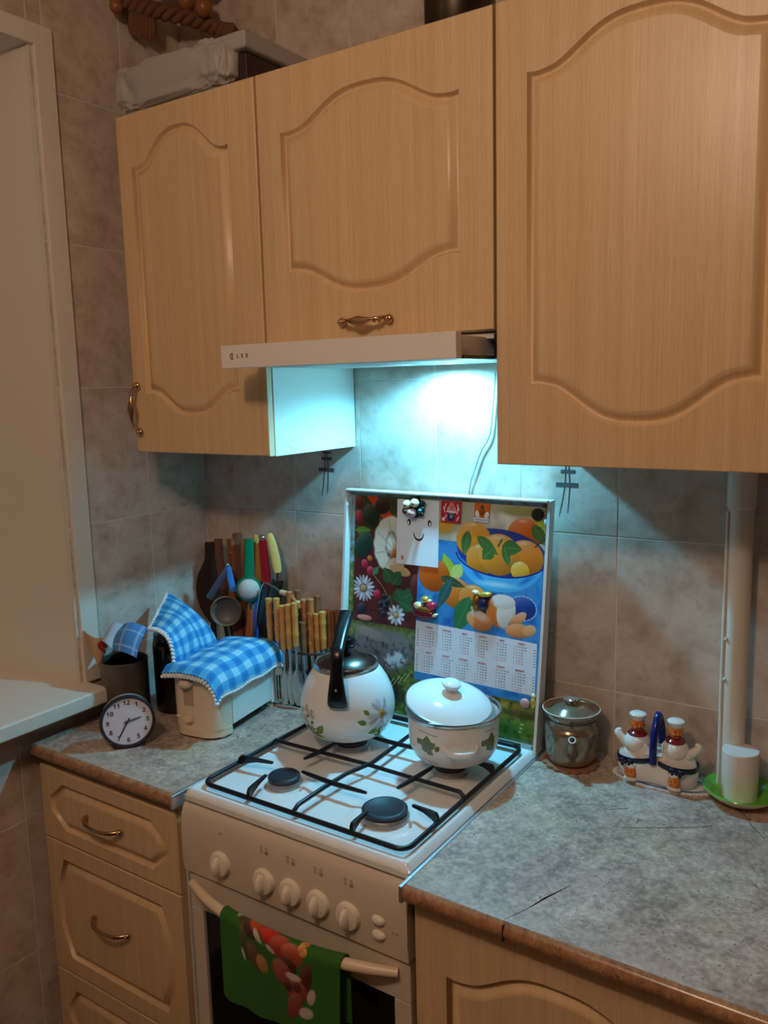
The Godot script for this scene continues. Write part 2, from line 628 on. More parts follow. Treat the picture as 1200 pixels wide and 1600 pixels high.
func minus(r: Rect2, hole: Rect2) -> Array:
	if not r.intersects(hole): return [r]
	var o := []
	if r.position.x < hole.position.x: o.append(Rect2(r.position.x, r.position.y, hole.position.x - r.position.x, r.size.y))
	if r.end.x > hole.end.x: o.append(Rect2(hole.end.x, r.position.y, r.end.x - hole.end.x, r.size.y))
	var xa := maxf(r.position.x, hole.position.x)
	var xb := minf(r.end.x, hole.end.x)
	if r.position.y < hole.position.y: o.append(Rect2(xa, r.position.y, xb - xa, hole.position.y - r.position.y))
	if r.end.y > hole.end.y: o.append(Rect2(xa, hole.end.y, xb - xa, r.end.y - hole.end.y))
	return o.filter(func(q): return q.size.x > 0.012 and q.size.y > 0.012)

func tiles(wall: MeshInstance3D, turn: Basis, off: Vector3, us: Array, vs: Array, hole: Rect2, rng: RandomNumberGenerator) -> void:
	for a in us.size() - 1:
		for b in vs.size() - 1:
			for r in minus(Rect2(us[a], vs[b], us[a + 1] - us[a], vs[b + 1] - vs[b]), hole):
				var mesh := tile_mesh(r.size.x - 0.0022, r.size.y - 0.0022, Vector2(rng.randf(), rng.randf()))
				var c: Vector2 = r.get_center()
				part("tile", mesh, M.tile, wall, Transform3D(turn, off + turn * Vector3(c.x, c.y, rng.randf_range(-0.0001, 0.0002))))

func room() -> void:
	var rng := RandomNumberGenerator.new()
	rng.seed = 7
	struct("floor", span(-0.9, 2.5, -0.1, 0.0, -0.1, 3.3), M.floor)
	struct("ceiling", span(-0.9, 2.5, 2.6, 2.7, -0.1, 3.3), M.ceiling)
	struct("wall_right", span(2.4, 2.5, 0, 2.6, -0.1, 3.3), M.tile_wall)
	struct("wall_front", span(-0.9, 2.5, 0, 2.6, 3.2, 3.3), M.tile_wall)
	var back := struct("wall_back", span(-0.9, 2.4, 0, 2.6, -0.1, -0.0007), M.grout)
	var us := [XL]
	for k in range(-1, 8): us.append(-0.1805 + 0.2028 * k)
	var vs := []
	for k in range(-2, 5): vs.append(1.286 + 0.3152 * k)
	vs.append(2.6)
	tiles(back, Basis.IDENTITY, Vector3.ZERO, us, vs, Rect2(-9, -9, 0.1, 0.1), rng)
	# left wall with the window opening
	var mb := MB.new()
	for q in [[0.0, 2.6, 0.0, 0.43], [0.0, 2.6, 1.62, 3.2], [0.0, 0.885, 0.43, 1.62], [2.315, 2.6, 0.43, 1.62]]:
		mb.box(Vector3(XL - 0.0007 - 0.2, (q[0] + q[1]) / 2, (q[2] + q[3]) / 2), Vector3(0.4, q[1] - q[0], q[3] - q[2]))
	var left := struct("wall_left", mb.done(), M.grout)
	var zs := []
	for k in range(0, 8): zs.append(-0.01 if k == 0 else -0.0123 + 0.2028 * k)
	zs[0] = 0.001
	var ys := [0.05]
	for k in range(-3, 5): ys.append(1.286 + 0.3152 * k)
	ys.append(2.6)
	var xs := []                                          # along the wall, seen from inside: u = -z
	for k in zs.size(): xs.append(-zs[zs.size() - 1 - k])
	tiles(left, Basis(Vector3.UP, PI / 2), Vector3(XL, 0, 0), xs, ys, Rect2(-1.62, 0.885, 1.19, 1.43), rng)
	# printed reeds on two tiles
	for q in [[-0.080, 1.4216], [0.526, 1.4125]]:
		var o := part("printed_motif", motif_mesh(), M.motif, back, at(q[0], q[1], 0.0004))
		o.set_meta("label", "dark grey bars and stalks printed on tile")
	# window: reveal, casing, frame, pane and sill
	var win := Node3D.new()
	win.name = "window_1"
	win.set_meta("kind", "structure")
	add_child(win)
	var rv := MB.new()
	rv.face(Vector3(XL, 0.9, 0.428), Vector3(-0.76, 0.9, 0.474), Vector3(-0.76, 2.32, 0.474), Vector3(XL, 2.32, 0.428), Vector3(0.17, 0, 1))
	rv.face(Vector3(XL, 0.9, 1.62), Vector3(-0.76, 0.9, 1.58), Vector3(-0.76, 2.32, 1.58), Vector3(XL, 2.32, 1.62), Vector3(0.17, 0, -1))
	rv.face(Vector3(XL, 2.315, 0.42), Vector3(-0.76, 2.29, 0.42), Vector3(-0.76, 2.29, 1.63), Vector3(XL, 2.315, 1.63), Vector3(0, -1, 0))
	part("reveal", rv.done(), M.window_white, win)
	var cs := MB.new()
	cs.box(Vector3(XL + 0.003, 1.636, 0.398), Vector3(0.012, 1.44, 0.048), 0.003)
	cs.box(Vector3(XL + 0.003, 2.3345, 1.02), Vector3(0.0125, 0.045, 1.292), 0.003)
	cs.box(Vector3(XL + 0.003, 1.63, 1.642), Vector3(0.012, 1.43, 0.048), 0.003)
	part("casing", cs.done(), M.window_white, win)
	var fr := MB.new()
	for q in [[0.47, 0.53, 0.90, 2.32], [1.52, 1.585, 0.90, 2.32], [0.53, 1.52, 0.90, 0.96], [0.53, 1.52, 2.25, 2.32], [0.99, 1.06, 0.96, 2.25]]:
		fr.box(Vector3(-0.79, (q[2] + q[3]) / 2, (q[0] + q[1]) / 2), Vector3(0.06, q[3] - q[2], q[1] - q[0]), 0.006)
	part("window_frame", fr.done(), M.window_white, win)
	var gl := mat("pane", Color(0.8, 0.85, 0.9, 0.1), 0.02)
	gl.transparency = BaseMaterial3D.TRANSPARENCY_ALPHA
	for q in [[0.53, 0.99], [1.06, 1.52]]:
		part("pane", span(-0.792, -0.788, 0.96, 2.25, q[0], q[1]), gl, win)
	var sill := struct("window_sill", span(-0.80, -0.412, 0.883, 0.92, 0.412, 1.66, 0.006), M.window_white)
	sill.set_meta("label", "white window sill beside the worktop")

func motif_mesh() -> ArrayMesh:
	var mb := MB.new()
	for q in [[0.0, -0.029, 0.046, 0.009], [0.002, -0.002, 0.030, 0.007], [0.004, 0.012, 0.024, 0.005]]:
		mb.box(Vector3(q[0], q[1], 0), Vector3(q[2], q[3], 0.0006))
	for q in [[-0.004, -0.016, -0.094], [0.006, 0.002, -0.086]]:
		mb.tube([Vector3(q[0] * 0.6, 0.012, 0), Vector3(q[0], -0.030, 0), Vector3(lerpf(q[0], q[1], 0.4), -0.06, 0), Vector3(q[1], q[2], 0)], [0.0014, 0.0013, 0.0010, 0.0005], 6, 0.3)
	return mb.done()

# ------------------------------------------------------------------ fitted furniture
func bump_shape(t: float, dip: float) -> float:
	if t < 0.84: return 0.5 * (1.0 + cos(PI * pow(t / 0.84, 1.45)))
	return -dip * sin(PI * (t - 0.84) / 0.16)

# outline of a raised field with waved ends, d metres inside the groove's outer edge
func ogee(x0: float, x1: float, yb: float, yt: float, hb: float, ht: float, d := 0.0) -> PackedVector2Array:
	var o := PackedVector2Array()
	var m := 32
	var half := (x1 - x0) / 2
	var edge := func(x: float, y: float, h: float, sg: float) -> float:       # the waved edge, moved inwards by d
		var f := func(q: float) -> float: return h * bump_shape(minf(absf(q - (x0 + x1) / 2) / half, 1.0), 0.042)
		var sl: float = (f.call(x + 0.002) - f.call(x - 0.002)) / 0.004
		return y + sg * (f.call(x) - d * sqrt(1.0 + sl * sl))
	for k in m + 1:
		var x := lerpf(x0 + d, x1 - d, float(k) / m)
		o.append(V(x, edge.call(x, yb, hb, -1.0)))
	var ya := o[m].y
	var yz: float = edge.call(x1 - d, yt, ht, 1.0)
	for k in 5: o.append(V(x1 - d, lerpf(ya, yz, (k + 1) / 6.0)))
	for k in m + 1:
		var x := lerpf(x1 - d, x0 + d, float(k) / m)
		o.append(V(x, edge.call(x, yt, ht, 1.0)))
	for k in 5: o.append(V(x0 + d, lerpf(yz, ya, (k + 1) / 6.0)))
	return o

func octagon(x0: float, x1: float, y0: float, y1: float, cx: float, cy: float) -> PackedVector2Array:
	return PackedVector2Array([V(x0 + cx, y0), V((x0 + x1) / 2, y0), V(x1 - cx, y0), V(x1, y0 + cy), V(x1, (y0 + y1) / 2), V(x1, y1 - cy), V(x1 - cx, y1), V((x0 + x1) / 2, y1), V(x0 + cx, y1), V(x0, y1 - cy), V(x0, (y0 + y1) / 2), V(x0, y0 + cy)])

# a milled door front: flat rim, grooved outline, raised field. x, y span the door; its face is z = 0
func front_mesh(w: float, h: float, outline: Callable, th := 0.016) -> ArrayMesh:
	var mb := MB.new()
	var path: PackedVector2Array = outline.call(0.0)
	var prof := [V(0, 0), V(0.0012, -0.0020), V(0.0036, -0.0078), V(0.0062, -0.0096), V(0.0098, -0.0086), V(0.0132, -0.0050), V(0.0150, -0.0048), V(0.0156, -0.0034), V(0.0200, -0.0011), V(0.0240, 0.0)]
	var m := path.size()
	var b := 0.0025
	var hw := w / 2 - b
	var hh := h / 2 - b
	var c := Vector2.ZERO
	for p in path: c += p
	c /= m
	var rim := []
	var ring := []
	var side := []
	for p in path:
		var d := p - c
		var tx := (hw - c.x) / d.x if d.x > 0 else ((-hw - c.x) / d.x if d.x < 0 else 1e9)
		var ty := (hh - c.y) / d.y if d.y > 0 else ((-hh - c.y) / d.y if d.y < 0 else 1e9)
		side.append(0 if tx < ty and d.x > 0 else 2 if tx < ty else 1 if d.y > 0 else 3)
		var q := c + d * minf(tx, ty)
		rim.append(mb.vert(Vector3(q.x, q.y, 0), Vector3.BACK))
		ring.append(mb.vert(Vector3(p.x, p.y, 0), Vector3.BACK))
	for k in m:
		var j := (k + 1) % m
		mb.quad(ring[k], rim[k], rim[j], ring[j])
		if side[k] != side[j]:
			var cn := V(hw if 0 in [side[k], side[j]] else -hw, hh if 1 in [side[k], side[j]] else -hh)
			mb.tri(rim[k], mb.vert(Vector3(cn.x, cn.y, 0), Vector3.BACK), rim[j])
	var rows := []
	for q in prof.size():
		var off: PackedVector2Array = outline.call(prof[q].x)
		var ahead: PackedVector2Array = outline.call(prof[q].x + 0.004)
		var sl: Vector2 = prof[mini(q + 1, prof.size() - 1)] - prof[maxi(q - 1, 0)]
		var row := []
		for k in m:
			var inw := (ahead[k] - off[k]).normalized()
			var nn := Vector3(inw.x, inw.y, 0) * (-sl.y / sl.x) + Vector3.BACK
			if q == 0 or q == prof.size() - 1: nn = nn.lerp(Vector3.BACK, 0.5)
			row.append(mb.vert(Vector3(off[k].x, off[k].y, prof[q].y), nn))
		rows.append(row)
	for q in rows.size() - 1:
		for k in m:
			var j := (k + 1) % m
			mb.quad(rows[q][k], rows[q][j], rows[q + 1][j], rows[q + 1][k])
	var inner: PackedVector2Array = outline.call(prof[-1].x)
	var f0 := mb.v.size()
	for p in inner: mb.vert(Vector3(p.x, p.y, 0), Vector3.BACK)
	var idx := Geometry2D.triangulate_polygon(inner)
	for k in range(0, idx.size(), 3): mb.tri(f0 + idx[k], f0 + idx[k + 1], f0 + idx[k + 2])
	# rounded border, sides and back
	var R := [V(-hw, -hh), V(hw, -hh), V(hw, hh), V(-hw, hh)]
	for k in 4:
		var p0: Vector2 = R[k]
		var p1: Vector2 = R[(k + 1) % 4]
		var nn := V((p1 - p0).y, -(p1 - p0).x).normalized()
		var N := Vector3(nn.x, nn.y, 0)
		var e0 := V(signf(p0.x) * w / 2, signf(p0.y) * h / 2)
		var e1 := V(signf(p1.x) * w / 2, signf(p1.y) * h / 2)
		var a := mb.vert(Vector3(e0.x, e0.y, -b), N)
		var a1 := mb.vert(Vector3(e1.x, e1.y, -b), N)
		mb.quad(mb.vert(Vector3(p0.x, p0.y, 0), Vector3.BACK), mb.vert(Vector3(p1.x, p1.y, 0), Vector3.BACK), a1, a)
		mb.quad(a, a1, mb.vert(Vector3(e1.x, e1.y, -th), N), mb.vert(Vector3(e0.x, e0.y, -th), N))
	mb.face(Vector3(-w / 2, -h / 2, -th), Vector3(w / 2, -h / 2, -th), Vector3(w / 2, h / 2, -th), Vector3(-w / 2, h / 2, -th), Vector3.FORWARD)
	return mb.done()

func handle_mesh(l: float, fat: float) -> ArrayMesh:
	var ro := 0.62 + 0.38 * fat      # along x, stands out in z
	var mb := MB.new()
	var pts := []
	var rad := []
	for k in 25:
		var s := -1.0 + k / 12.0
		var z := 0.024 * pow(1.0 - pow(absf(s), 3.0), 0.8) + 0.004
		pts.append(Vector3(s * l / 2, -0.002 * cos(PI * s) * fat, z))
		var r := 0.0032 + 0.0012 * absf(s)
		r += fat * 0.0065 * exp(-pow(s / 0.30, 2.0)) - fat * 0.0008 * exp(-pow((absf(s) - 0.55) / 0.15, 2.0))
		if absf(s) > 0.93: r += 0.0025
		rad.append(r)
	mb.tube(pts, rad, 12, 0.8)
	for s in [-1, 1]:
		mb.ball(Vector3(s * l / 2, 0, 0.006), Vector3(0.0085 * ro, 0.0085 * ro, 0.006), 14, 8)
		mb.ball(Vector3(s * l / 2, 0, 0.012), Vector3.ONE * 0.005 * ro, 10, 6)
		for q in [0.62, 0.76]: mb.ball(Vector3(s * l / 2 * q, -0.001, 0.024 * pow(1.0 - pow(q, 3.0), 0.8) + 0.004), Vector3(0.0028, 0.0058 * ro, 0.0058 * ro), 10, 6)
	return mb.done()

func carcass(o: Node3D, x0: float, x1: float, y0: float, y1: float, z1: float, m: Material) -> void:
	var t := 0.016
	var mb := MB.new()
	mb.box(Vector3((x0 + x1) / 2, (y0 + y1) / 2, 0.008), Vector3(x1 - x0 - 2 * t, y1 - y0 - 2 * t, 0.012))
	mb.box(Vector3((x0 + x1) / 2, y0 + t / 2, z1 / 2 + 0.001), Vector3(x1 - x0 - 2 * t, t, z1 - 0.002), 0.001)
	mb.box(Vector3((x0 + x1) / 2, y1 - t / 2, z1 / 2 + 0.001), Vector3(x1 - x0 - 2 * t, t, z1 - 0.002), 0.001)
	wpart("carcass", mb.done(), m, o)
	for x in [x0 + t / 2, x1 - t / 2]:
		wpart("side_panel", bx(Vector3(x, (y0 + y1) / 2, z1 / 2 + 0.001), Vector3(t, y1 - y0, z1 - 0.002), 0.001), m, o)

func upper(label: String, x0: float, x1: float, y0: float, path: Callable, hx: float, hy: float, upright: bool, show := true) -> Node3D:
	var y1 := 2.1805
	var o := thing("wall_cabinet", label, "cabinet", Vector3((x0 + x1) / 2, y0, 0.15))
	carcass(o, x0, x1, y0, y1, UP_Z - 0.017, M.melamine)
	var w := x1 - x0 - 0.004
	var h := y1 - y0 - 0.003
	var d := wpart("door", front_mesh(w, h, path), M.wood, o, at((x0 + x1) / 2, (y0 + y1) / 2, UP_Z))
	if show:
		var hb := Basis(Vector3.BACK, PI / 2) if upright else Basis.IDENTITY
		wpart("handle", handle_mesh(0.104, 1.0), M.bronze, d, Transform3D(hb, Vector3(hx, hy, UP_Z)))
	return o

func local_path(x0: float, x1: float, y0: float, y1: float, px0: float, px1: float, yb: float, yt: float, hb: float, ht: float) -> Callable:
	var cx := (x0 + x1) / 2
	var cy := (y0 + y1) / 2
	return func(d: float) -> PackedVector2Array: return ogee(px0 - cx, px1 - cx, yb - cy, yt - cy, hb, ht, d)

func furniture() -> void:
	var a := upper("narrow beech wall cabinet left of the extractor hood, with upright bronze handle", -0.3965, 0.010, 1.4506, local_path(-0.3965, 0.010, 1.4506, 2.1805, -0.3515, -0.066, 1.583, 2.070, 0.050, 0.062), -0.3745, 1.550, true)
	for q in [[1.468, 0.232], [1.468, 0.055]]:
		wpart("screw_cap", MB.new().ball(Vector3.ZERO, Vector3(0.0022, 0.0075, 0.0075), 14, 8).done(), M.melamine, a, at(0.010, q[0], q[1]))
	upper("beech wall cabinet above the extractor hood, with lying bronze handle", 0.010, 0.516, 1.6755, local_path(0.010, 0.516, 1.6755, 2.1805, 0.069, 0.4525, 1.806, 2.066, 0.048, 0.052), 0.2575, 1.707, false)
	upper("wide beech wall cabinet at the right edge, above the white pipe", 0.516, 0.992, 1.4506, local_path(0.516, 0.992, 1.4506, 2.1805, 0.5725, 0.9345, 1.580, 2.066, 0.062, 0.056), 0.95, 1.5, true, false)
	# worktops
	for q in [["grey-beige stone print worktop left of the stove under the toaster", -0.462, -0.016, 0.593], ["long grey-beige stone print worktop right of the stove, dark crack near its front edge", 0.5055, 2.0, 0.6085]]:
		var o := thing("worktop", q[0], "worktop", Vector3((q[1] + q[2]) / 2, TOP - 0.028, 0.3))
		var pg := PackedVector2Array([V(0.002, TOP - 0.028), V(q[3] - 0.013, TOP - 0.028)])
		pg.append(V(q[3] - 0.012, TOP - 0.028))
		pg.append(V(q[3] - 0.012, TOP))
		pg.append(V(0.002, TOP))
		var mb := MB.new()
		mb.xf = Transform3D(Basis(Vector3(0, 0, 1), Vector3(0, 1, 0), Vector3(-1, 0, 0)), Vector3.ZERO)
		mb.prism(pg, -q[2], -q[1])
		wpart("slab", mb.done(), M.stone, o)
		var eg := PackedVector2Array([V(q[3] - 0.012, TOP - 0.028)])
		for k in 9:
			var t := -PI / 2 + PI * k / 8.0
			eg.append(V(q[3] - 0.012 + 0.012 * cos(t), TOP - 0.014 + 0.014 * sin(t)))
		var me := MB.new()
		me.xf = mb.xf
		me.prism(eg, -q[2], -q[1])
		wpart("edge_band", me.done(), M.stone_edge_warm, o)
		var left: bool = q[1] < 0
		var x: float = q[2] if left else q[1]
		var sx := 0.002 if left else -0.002
		wpart("metal_strip", span(minf(x - sx, x + 2 * sx), maxf(x - sx, x + 2 * sx), TOP - 0.026, TOP + 0.0016, 0.01, q[3] + 0.001, 0.0008), M.alu, o)
		if not left:
			wpart("crack", pipe([Vector3(0.6715, TOP, 0.597), Vector3(0.688, TOP, 0.561), Vector3(0.697, TOP, 0.535), Vector3(0.701, TOP, 0.522), Vector3(0.722, TOP, 0.469)], [0.0005, 0.0007, 0.0020, 0.0024, 0.0003], 6, 0.12), M.shade, o)
			for vn in [[0.880, 0.098, 0.905, 0.125, 0.918, 0.150, 0.944, 0.182, 0.0016], [0.745, 0.262, 0.790, 0.235, 0.838, 0.205, 0.864, 0.182, 0.0008], [0.640, 0.235, 0.668, 0.215, 0.690, 0.222, 0.726, 0.196, 0.0007]]:
				wpart("vein", pipe(smooth([Vector3(vn[0], TOP, vn[1]), Vector3(vn[2], TOP, vn[3]), Vector3(vn[4], TOP, vn[5]), Vector3(vn[6], TOP, vn[7])], 4), vn[8], 6, 0.15), M.vein, o)
			wpart("edge_joint", span(0.6742, 0.6758, TOP - 0.026, TOP - 0.002, 0.600, 0.6090), M.shade, o)
	# drawers left of the stove
	var dr := thing("drawer_cabinet", "beech drawer unit with milled fronts left of the stove", "cabinet", Vector3(-0.238, 0, 0.3))
	wpart("carcass", span(-0.455, -0.020, 0.09, TOP - 0.029, 0.01, 0.560), M.melamine, dr)
	wpart("plinth", span(-0.450, -0.024, 0.0, 0.089, 0.02, 0.52), M.wood, dr)
	for q in [[0.6235, 0.790, 0.047, 0.037, 0.709], [0.306, 0.6205, 0.030, 0.075, 0.480], [0.10, 0.303, 0.035, 0.05, 0.2]]:
		var w := 0.431
		var h: float = q[1] - q[0]
		var my := 0.030 if h < 0.2 else 0.038
		var f := wpart("drawer_front", front_mesh(w, h, func(d: float) -> PackedVector2Array: return MB.inset(octagon(-w / 2 + 0.030, w / 2 - 0.030, -h / 2 + my, h / 2 - my, q[2], q[3]), d)), M.wood, dr, at(-0.2385, (q[0] + q[1]) / 2, 0.578))
		wpart("handle", handle_mesh(0.110, 0.12), M.bronze, f, at(-0.242, q[4], 0.578))
	# base cabinet right of the stove
	var rb := thing("base_cabinet", "beech base cabinet with arched milled door right of the stove", "cabinet", Vector3(0.98, 0, 0.3))
	wpart("carcass", span(0.508, 1.46, 0.09, TOP - 0.029, 0.01, 0.560), M.melamine, rb)
	wpart("plinth", span(0.510, 1.458, 0.0, 0.089, 0.02, 0.52), M.wood, rb)
	for q in [[0.509, 0.984], [0.987, 1.462]]:
		wpart("door", front_mesh(q[1] - q[0], 0.70, local_path(q[0], q[1], 0.10, 0.80, q[0] + 0.056, q[1] - 0.056, 0.24, 0.692, 0.05, 0.052)), M.wood, rb, at((q[0] + q[1]) / 2, 0.45, 0.578))

# ------------------------------------------------------------------ extractor hood
func hood() -> void:
	var o := thing("extractor_hood", "slim white pull-out extractor hood under the middle wall cabinet", "hood", Vector3(0.263, 1.628, 0.2))
	var y0 := 1.6285
	# body: a shallow box open below, with a pocket for the lamp at the back
	var mb := MB.new()
	mb.box(Vector3(0.262, 1.668, 0.155), Vector3(0.498, 0.010, 0.26), 0.001)
	mb.box(Vector3(0.016, 1.650, 0.155), Vector3(0.006, 0.040, 0.27), 0.001)
	mb.box(Vector3(0.262, 1.650, 0.020), Vector3(0.498, 0.040, 0.006), 0.001)
	mb.box(Vector3(0.262, 1.632, 0.033), Vector3(0.498, 0.005, 0.022), 0.001)
	mb.box(Vector3(0.105, 1.632, 0.087), Vector3(0.184, 0.005, 0.086), 0.001)
	mb.box(Vector3(0.442, 1.632, 0.087), Vector3(0.138, 0.005, 0.086), 0.001)
	wpart("body", mb.done(), M.hood_paint, o)
	wpart("dark_cheek", span(0.5085, 0.5145, 1.630, 1.671, 0.02, 0.29, 0.001), M.black_plastic, o)
	var g := MB.new()
	for k in 30: g.box(Vector3(0.262, y0 + 0.003, 0.136 + k * 0.0052), Vector3(0.480, 0.003, 0.0028))
	for k in 25: g.box(Vector3(0.024 + k * 0.0198, y0 + 0.005, 0.212), Vector3(0.002, 0.003, 0.158))
	wpart("grease_filter", g.done(), M.alu, o).set_meta("kind", "stuff")
	wpart("slide_rail", span(0.478, 0.492, 1.634, 1.667, 0.20, 0.400, 0.001), M.hood_paint, o)
	wpart("slide_rail", span(0.020, 0.034, 1.634, 1.667, 0.20, 0.400, 0.001), M.hood_paint, o)
	wpart("slide_plate", span(0.034, 0.478, 1.640, 1.646, 0.285, 0.405), M.hood_paint, o)
	wpart("switch_box", span(0.4945, 0.5125, 1.632, 1.668, 0.17, 0.262, 0.002), M.black_plastic, o)
	for k in 2: wpart("slider_switch", span(0.501, 0.508, 1.640 + 0.014 * k, 1.646 + 0.014 * k, 0.262, 0.267, 0.001), M.print_grey, o)
	wpart("rail_end", span(0.4925, 0.509, 1.628, 1.634, 0.27, 0.398, 0.001), M.black_plastic, o)
	var v := wpart("visor", span(0.004, 0.508, 1.628, 1.6705, 0.401, 0.42, 0.0012), M.hood_paint, o)
	var q0 := 0.0470
	for ch in ["L", "E", "X"]:
		wpart("letter", text(ch, 0.0072, 0.0006, true), M.print_dark, v, at(q0, 1.6500, 0.4202))
		q0 += 0.0112
	var em := MB.new()                                     # emblem: an open ring with a flame in it
	var arc := []
	for k in 12: arc.append(Vector3(0.0042 * cos(0.9 + k * 0.42), 0.0052 * sin(0.9 + k * 0.42), 0))
	em.tube(arc, 0.0010, 6, 0.4)
	em.tube([Vector3(0.0002, -0.002, 0), Vector3(0.0014, 0.001, 0), Vector3(0.0008, 0.004, 0)], [0.0012, 0.0011, 0.0004], 6, 0.4)
	wpart("emblem", em.done(), M.print_dark, v, at(0.0325, 1.6500, 0.4203))
	# lamp
	var gm := mat("lens_glow", c8(240, 250, 255), 0.4)
	gm.emission_enabled = true
	gm.emission = lin(COLD)
	gm.emission_energy_multiplier = 4.0
	wpart("lamp_lens", span(0.199, 0.371, 1.6455, 1.650, 0.046, 0.129, 0.002), gm, o)
	var l := SpotLight3D.new()
	l.name = "hood_light"
	l.spot_angle = 80.0
	l.spot_angle_attenuation = 0.55
	l.light_size = 0.022
	l.light_color = lin(COLD)
	l.light_energy = HOOD_E
	l.spot_range = 6.0
	l.spot_attenuation = 2.0
	l.shadow_enabled = true
	o.add_child(l)
	l.transform = Transform3D(Basis(Vector3.RIGHT, -PI / 2), Vector3(0.285, 1.6420, 0.085) - o.position)
	# lead down the wall
	var cd := part("power_lead", pipe(smooth([Vector3(0.372, 1.61, 0.006), Vector3(0.3655, 1.534, 0.006), Vector3(0.358, 1.481, 0.006), Vector3(0.338, 1.447, 0.006), Vector3(0.322, 1.406, 0.006), Vector3(0.311, 1.375, 0.006), Vector3(0.306, 1.33, 0.006)]), 0.0018, 8), M.lead, self)
	tag(cd, "thin grey power lead hanging down the tiles below the extractor hood", "cable")

# ------------------------------------------------------------------ gas stove
func rod(mb: MB, pts: Array, r := 0.0042) -> void:
	mb.tube(pts, r, 8)

func stove() -> void:
	var o := thing("gas_stove", "white four-burner gas stove with black grate and raised printed lid", "stove", Vector3(0.25, 0, 0.33))
	wpart("body", span(0.004, 0.498, 0.06, 0.838, 0.04, 0.560, 0.003), M.stove_front, o)
	wpart("plinth", span(0.02, 0.48, 0.0, 0.06, 0.06, 0.52), M.dark, o)
	# hob plate: pressed tray with a rounded rim and four shallow dishes
	var B := [[0.148, 0.458], [0.380, 0.462], [0.158, 0.255], [0.392, 0.250]]
	var R := [0.032, 0.042, 0.036, 0.034]
	var hp := MB.new()
	hp.grid(74, 74, func(u: float, v: float) -> Vector3:
		var x := lerpf(0.0, 0.5, u)
		var z := lerpf(0.085, 0.5757, v)
		var e := minf(minf(x, 0.5 - x), minf(z - 0.085, 0.5757 - z))
		var y := HOB - 0.006 * smoothstep(0.012, 0.030, e) - 0.012 * (1.0 - smoothstep(0.0, 0.005, e))
		for k in 4:
			var d := Vector2(x - B[k][0], z - B[k][1]).length()
			y += 0.003 * (smoothstep(R[k] + 0.030, R[k] + 0.016, d))
			y -= 0.002 * (smoothstep(R[k] + 0.012, R[k] + 0.002, d))
		return Vector3(x, y, z))
	var plate := wpart("hob_plate", hp.done(), M.enamel, o)
	wpart("hob_apron", span(0.0, 0.5, 0.826, 0.8385, 0.085, 0.5757, 0.003), M.enamel, o)
	# burners
	for k in 4:
		var b := wpart("burner", turned([V(0, 0), V(R[k] * 1.02, 0), V(R[k] * 1.02, 0.006), V(R[k] * 0.94, 0.011), V(R[k] * 0.5, 0.012), V(0, 0.012)], 40), M.burner_ring, o, at(B[k][0], HOB - 0.005, B[k][1]))
		wpart("burner_cap", turned([V(0, 0), V(R[k] * 0.9, 0), V(R[k] * 0.96, 0.003), V(R[k] * 0.96, 0.0065), V(R[k] * 0.88, 0.009), V(R[k] * 0.78, 0.0092), V(R[k] * 0.74, 0.0078), V(0, 0.0078)], 40), M.burner_cap, b, at(B[k][0], HOB + 0.007, B[k][1]))
		wpart("spark_plug", turned([V(0, 0), V(0.003, 0), V(0.003, 0.010), V(0.0015, 0.013), V(0, 0.013)], 10), M.white, b, at(B[k][0] + R[k] + 0.012, HOB - 0.005, B[k][1] + 0.004))
	# grate: outer frame, bars and lifted arms
	var g := MB.new()
	var fr := []
	for p in rounded(0.026, 0.479, 0.108, 0.551, 0.022, 5): fr.append(Vector3(p.x, HOB + 0.008, p.y))
	g.tube(fr, 0.0046, 8, 1.0, true)
	var yl := HOB + 0.008
	var yh := HOB + 0.021
	rod(g, [Vector3(0.246, yl, 0.551), Vector3(0.246, yl + 0.008, 0.535), Vector3(0.247, yh - 0.004, 0.46), Vector3(0.250, yh - 0.004, 0.40), Vector3(0.266, yh - 0.004, 0.335), Vector3(0.262, yh - 0.004, 0.22), Vector3(0.256, yl + 0.008, 0.125), Vector3(0.256, yl, 0.108)])
	rod(g, [Vector3(0.026, yl, 0.352), Vector3(0.036, yl + 0.010, 0.352), Vector3(0.06, yh - 0.004, 0.351), Vector3(0.25, yh - 0.004, 0.345), Vector3(0.44, yh - 0.004, 0.350), Vector3(0.468, yl + 0.010, 0.352), Vector3(0.479, yl, 0.352)])
	# arms stand on edge: flat tapering fingers over each burner
	for q in [[0.026, 0.452, 0.104, 0.440], [0.142, 0.551, 0.128, 0.486], [0.372, 0.551, 0.368, 0.498], [0.479, 0.447, 0.424, 0.440], [0.026, 0.245, 0.112, 0.245], [0.158, 0.108, 0.158, 0.20], [0.392, 0.108, 0.390, 0.20], [0.479, 0.236, 0.438, 0.238]]:
		var a := Vector3(q[0], yl, q[1])
		var b := Vector3(q[2], yl, q[3])
		var d := (b - a)
		var n := d.cross(Vector3.UP).normalized() * 0.0026
		var prof := [Vector2(0.0, -0.002), Vector2(0.0, 0.010), Vector2(0.08, 0.016), Vector2(0.30, 0.0165), Vector2(1.0, 0.0145), Vector2(1.0, 0.0105), Vector2(0.55, 0.008), Vector2(0.25, 0.002), Vector2(0.12, -0.002)]
		var pg := PackedVector2Array()
		for p in prof: pg.append(Vector2(p.x * d.length(), p.y))
		g.xf = Transform3D(Basis(d.normalized(), Vector3.UP, d.normalized().cross(Vector3.UP)), a)
		g.prism(pg, -0.003, 0.003, 0.0008)
		g.xf = Transform3D.IDENTITY
